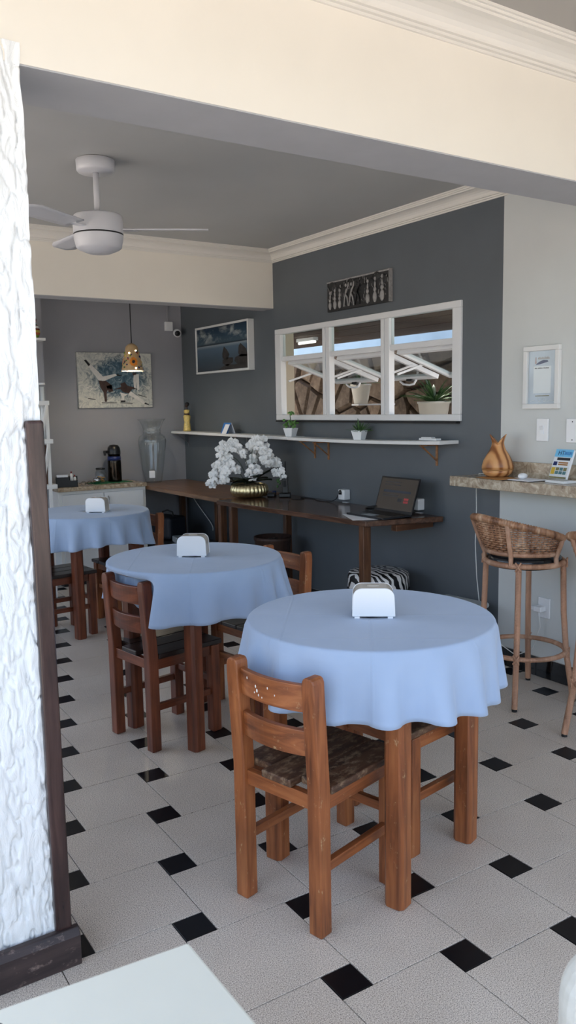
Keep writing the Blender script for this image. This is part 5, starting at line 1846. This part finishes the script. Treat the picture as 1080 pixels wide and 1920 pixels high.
# ------------------------------------------------------------------ shelves at the left pier
sh = thing('corner_shelf', 'small white shelf high on the grey pier', 'shelf', (1.80, 6.9, 2.055))
MB().box(-0.45, 0.272, -0.23, 0, 0, 0.022).build('shelf_board', 'white_paint', sh, 0.003)
for xx in (-0.3, 0.16):
    MB().tube([(xx, -0.17, -0.002), (xx, -0.165, -0.03), (xx, -0.12, -0.065), (xx, -0.05, -0.075), (xx, -0.008, -0.07)], 0.010, 8).build('bracket', 'white_paint', sh)
gd = thing('gourd_vase', 'striped red and green gourd-shaped vase on the high shelf', 'vase', (1.99, 6.775, 2.0775))
prof = [(0, 0, 'g'), (0.05, 0.0, 'g'), (0.064, 0.025, 'g'), (0.07, 0.045, 'o'), (0.069, 0.065, 'y'), (0.066, 0.078, 'r'), (0.058, 0.098, 'p'), (0.052, 0.104, 'r'), (0.036, 0.12, 'g'), (0.044, 0.136, 'o'), (0.046, 0.152, 'r'), (0.038, 0.170, 'g'), (0.026, 0.190, 'g'), (0.026, 0.2, 'r'), (0.032, 0.208, 'r')]
mp_ = {'g': 'green_glaze', 'o': 'orange_glaze', 'y': 'yellow_glaze', 'r': 'red_glaze', 'p': 'petal'}
for i in range(len(prof) - 1):
    (r0, z0, _), (r1, z1, k) = prof[i], prof[i + 1]
    MB().lathe([(r0, z0), ((r0 + r1) / 2 + 0.001, (z0 + z1) / 2), (r1, z1)], 28).build('glaze_band', mp_[k], gd)


def ladder_shelf():
    t = thing('ladder_shelf', 'white ladder-style rack with three boards against the pier', 'shelf', (1.81, 6.55, 0))
    for zz, w0, w1 in ((1.535, -0.30, 0.185), (1.235, -0.32, 0.20), (0.875, -0.34, 0.215)):
        MB().box(w0, w1, -0.13, 0.13, zz, zz + 0.036).build('shelf_board', 'white_paint', t, 0.003)
    MB().box(-0.34, 0.22, -0.14, 0.14, 0.45, 0.486).build('shelf_board', 'white_paint', t, 0.003)
    for sx in (-0.30, 0.15):
        for sy in (-1, 1):
            MB().bar((sx, sy * 0.135, 0.0), (sx + 0.02, sy * 0.10, 1.535), 0.026, 0.022).build('upright', 'white_paint', t)
    for za, zb_ in ((0.911, 1.235), (1.271, 1.535)):
        MB().bar((0.10, -0.135, za), (0.165, -0.12, zb_), 0.018, 0.018).build('brace', 'white_paint', t)


ladder_shelf()
tu = thing('glass_tube_vase', 'tall slim glass cylinder with white rim on the rack', 'vase', (1.965, 6.50, 1.272))
MB().lathe([(0, 0), (0.024, 0), (0.024, 0.43), (0.0215, 0.43), (0.0215, 0.006), (0, 0.006)], 24).build('glass_body', 'clear_glass', tu)
MB().tube([(0, 0, 0.008), (0, 0, 0.41)], 0.017, 14).build('white_core', 'paper', tu)  # added white core so the clear tube shows up whitish
MB().lathe([(0.0215, 0.425), (0.0275, 0.425), (0.0275, 0.44), (0.0215, 0.44)], 24).build('rim', 'white_plastic', tu)
bo = MB().box(-0.016, 0.016, -0.05, 0.05, 0, 0.31).build('wooden_panel', 'wood_bench_z', bevel=0.002)
bo.location = (1.975, 6.53, 0.912); tag(bo, 'brown wooden panel standing on the lowest visible rack board', 'panel')
pb = thing('plant_bowl', 'dark bowl with a bushy green plant on the rack', 'plant', (1.83, 6.53, 1.5715))
MB().lathe([(0, 0), (0.035, 0), (0.04, 0.03), (0.06, 0.07), (0.085, 0.105), (0.09, 0.125), (0.08, 0.125), (0.07, 0.10), (0, 0.09)], 28).build('bowl', 'pot_dark', pb)
rn = random.Random(17)
mel = MB().ell((0, 0, 0), 0.018, 0.012, 0.005, 8, 5).mesh('leaf')
for k in range(60):
    o = link('leaf', mel, 'leaf_dark', pb)
    a = rn.uniform(0, 6.28); e_ = rn.uniform(0, 1.5); r_ = rn.uniform(0.04, 0.075)
    o.location = (r_ * math.cos(a) * math.cos(e_), r_ * math.sin(a) * math.cos(e_), 0.11 + 1.1 * r_ * math.sin(e_))
    o.rotation_euler = (rn.uniform(-1, 1), rn.uniform(-1, 1), a)

# ------------------------------------------------------------------ ceiling fan (at rest)
def fan():
    t = thing('ceiling_fan', 'pale grey ceiling fan with drum-shaped motor', 'fan', (1.50, 3.91, ZC))
    MB().lathe([(0, 0), (0.082, 0), (0.092, -0.004), (0.090, -0.05), (0.084, -0.058), (0, -0.06)], 36).build('canopy', 'fan_grey', t)
    MB().tube([(0, 0, -0.055), (0, 0, -0.27)], 0.0145, 14).build('rod', 'fan_grey', t)
    MB().lathe([(0, -0.255), (0.112, -0.257), (0.119, -0.265), (0.120, -0.30), (0.119, -0.345)], 44).build('motor_housing', 'fan_grey', t)
    MB().lathe([(0.117, -0.345), (0.117, -0.352)], 44).build('black_band', 'black_plastic', t, solid=0.002)
    MB().lathe([(0.119, -0.352), (0.117, -0.37), (0.108, -0.408), (0.098, -0.416), (0.06, -0.432), (0, -0.436)], 44).build('bowl', 'fan_grey', t)
    for k in range(3):
        a = math.radians(-28 + 120 * k)
        d = Vector((math.cos(a), math.sin(a), 0)); s = Vector((-d.y, d.x, 0))
        MB().bar(d * 0.10 + Vector((0, 0, -0.325)), d * 0.19 + Vector((0, 0, -0.325)), 0.04, 0.006).build('blade_arm', 'fan_grey', t)

        def fn(u, v):
            r = 0.17 + 0.36 * u
            w_ = (0.10 + 0.03 * u) * (1 - 0.5 * max(0, u - 0.85) / 0.15)
            return d * r + s * (w_ * (v - 0.5)) + Vector((0, 0, -0.323 + 0.16 * w_ * (v - 0.5)))
        MB().sheet(fn, 10, 4).build('blade', 'fan_grey', t, solid=0.006)


fan()

# ------------------------------------------------------------------ on the camera's side
nt_ = thing('cream_table', 'cream tabletop corner in the foreground at lower left', 'table', (0.05, 0.60, 0))
MB().prism([(-0.6 - 0.05, -0.1 - 0.6), (0.455 - 0.05, -0.1 - 0.6), (0.455 - 0.05, 0.968 - 0.6), (-0.6 - 0.05, 1.05 - 0.6)], 0.722, 0.75).build('tabletop', 'table_cream', nt_, 0.004)
for lx, ly in ((0.36, 0.28), (-0.55, 0.34), (0.36, -0.62), (-0.55, -0.62)):
    MB().box(lx - 0.025, lx + 0.025, ly - 0.025, ly + 0.025, 0, 0.722).build('leg', 'table_cream', nt_, 0.003)
MB().ell((0.19 - 0.05, 0.958 - 0.6, 0.7502), 0.008, 0.006, 0.0008, 14, 6).build('dark_spot', 'wood_dark_trim', nt_)


def near_chair():
    t = thing('upholstered_chair', 'white upholstered chair back cut off at lower right', 'chair', (0.918, 0.372, 0), math.radians(-34.8))
    MB().box(-0.22, 0.22, -0.22, 0.22, 0.40, 0.46).build('seat', 'fabric_white', t, 0.03, 4)
    for sx in (-1, 1):
        for sy in (-1, 1):
            MB().box(sx * 0.19 - 0.018, sx * 0.19 + 0.018, sy * 0.19 - 0.018, sy * 0.19 + 0.018, 0, 0.40).build('leg', 'wood_pale', t, 0.003)

    r = 0.09
    out = [(0.21, 0.46)] + [(0.21 - r + r * math.cos(q), 0.775 - r + r * math.sin(q)) for q in [math.pi / 2 * k / 6 for k in range(7)]]
    out += [(-0.21 + r - r * math.sin(q), 0.775 - r + r * math.cos(q)) for q in [math.pi / 2 * k / 6 for k in range(7)]] + [(-0.21, 0.46)]
    MB().prism(out, 0.165, 0.22, 'y').build('backrest', 'fabric_white', t, 0.02, 3)


near_chair()
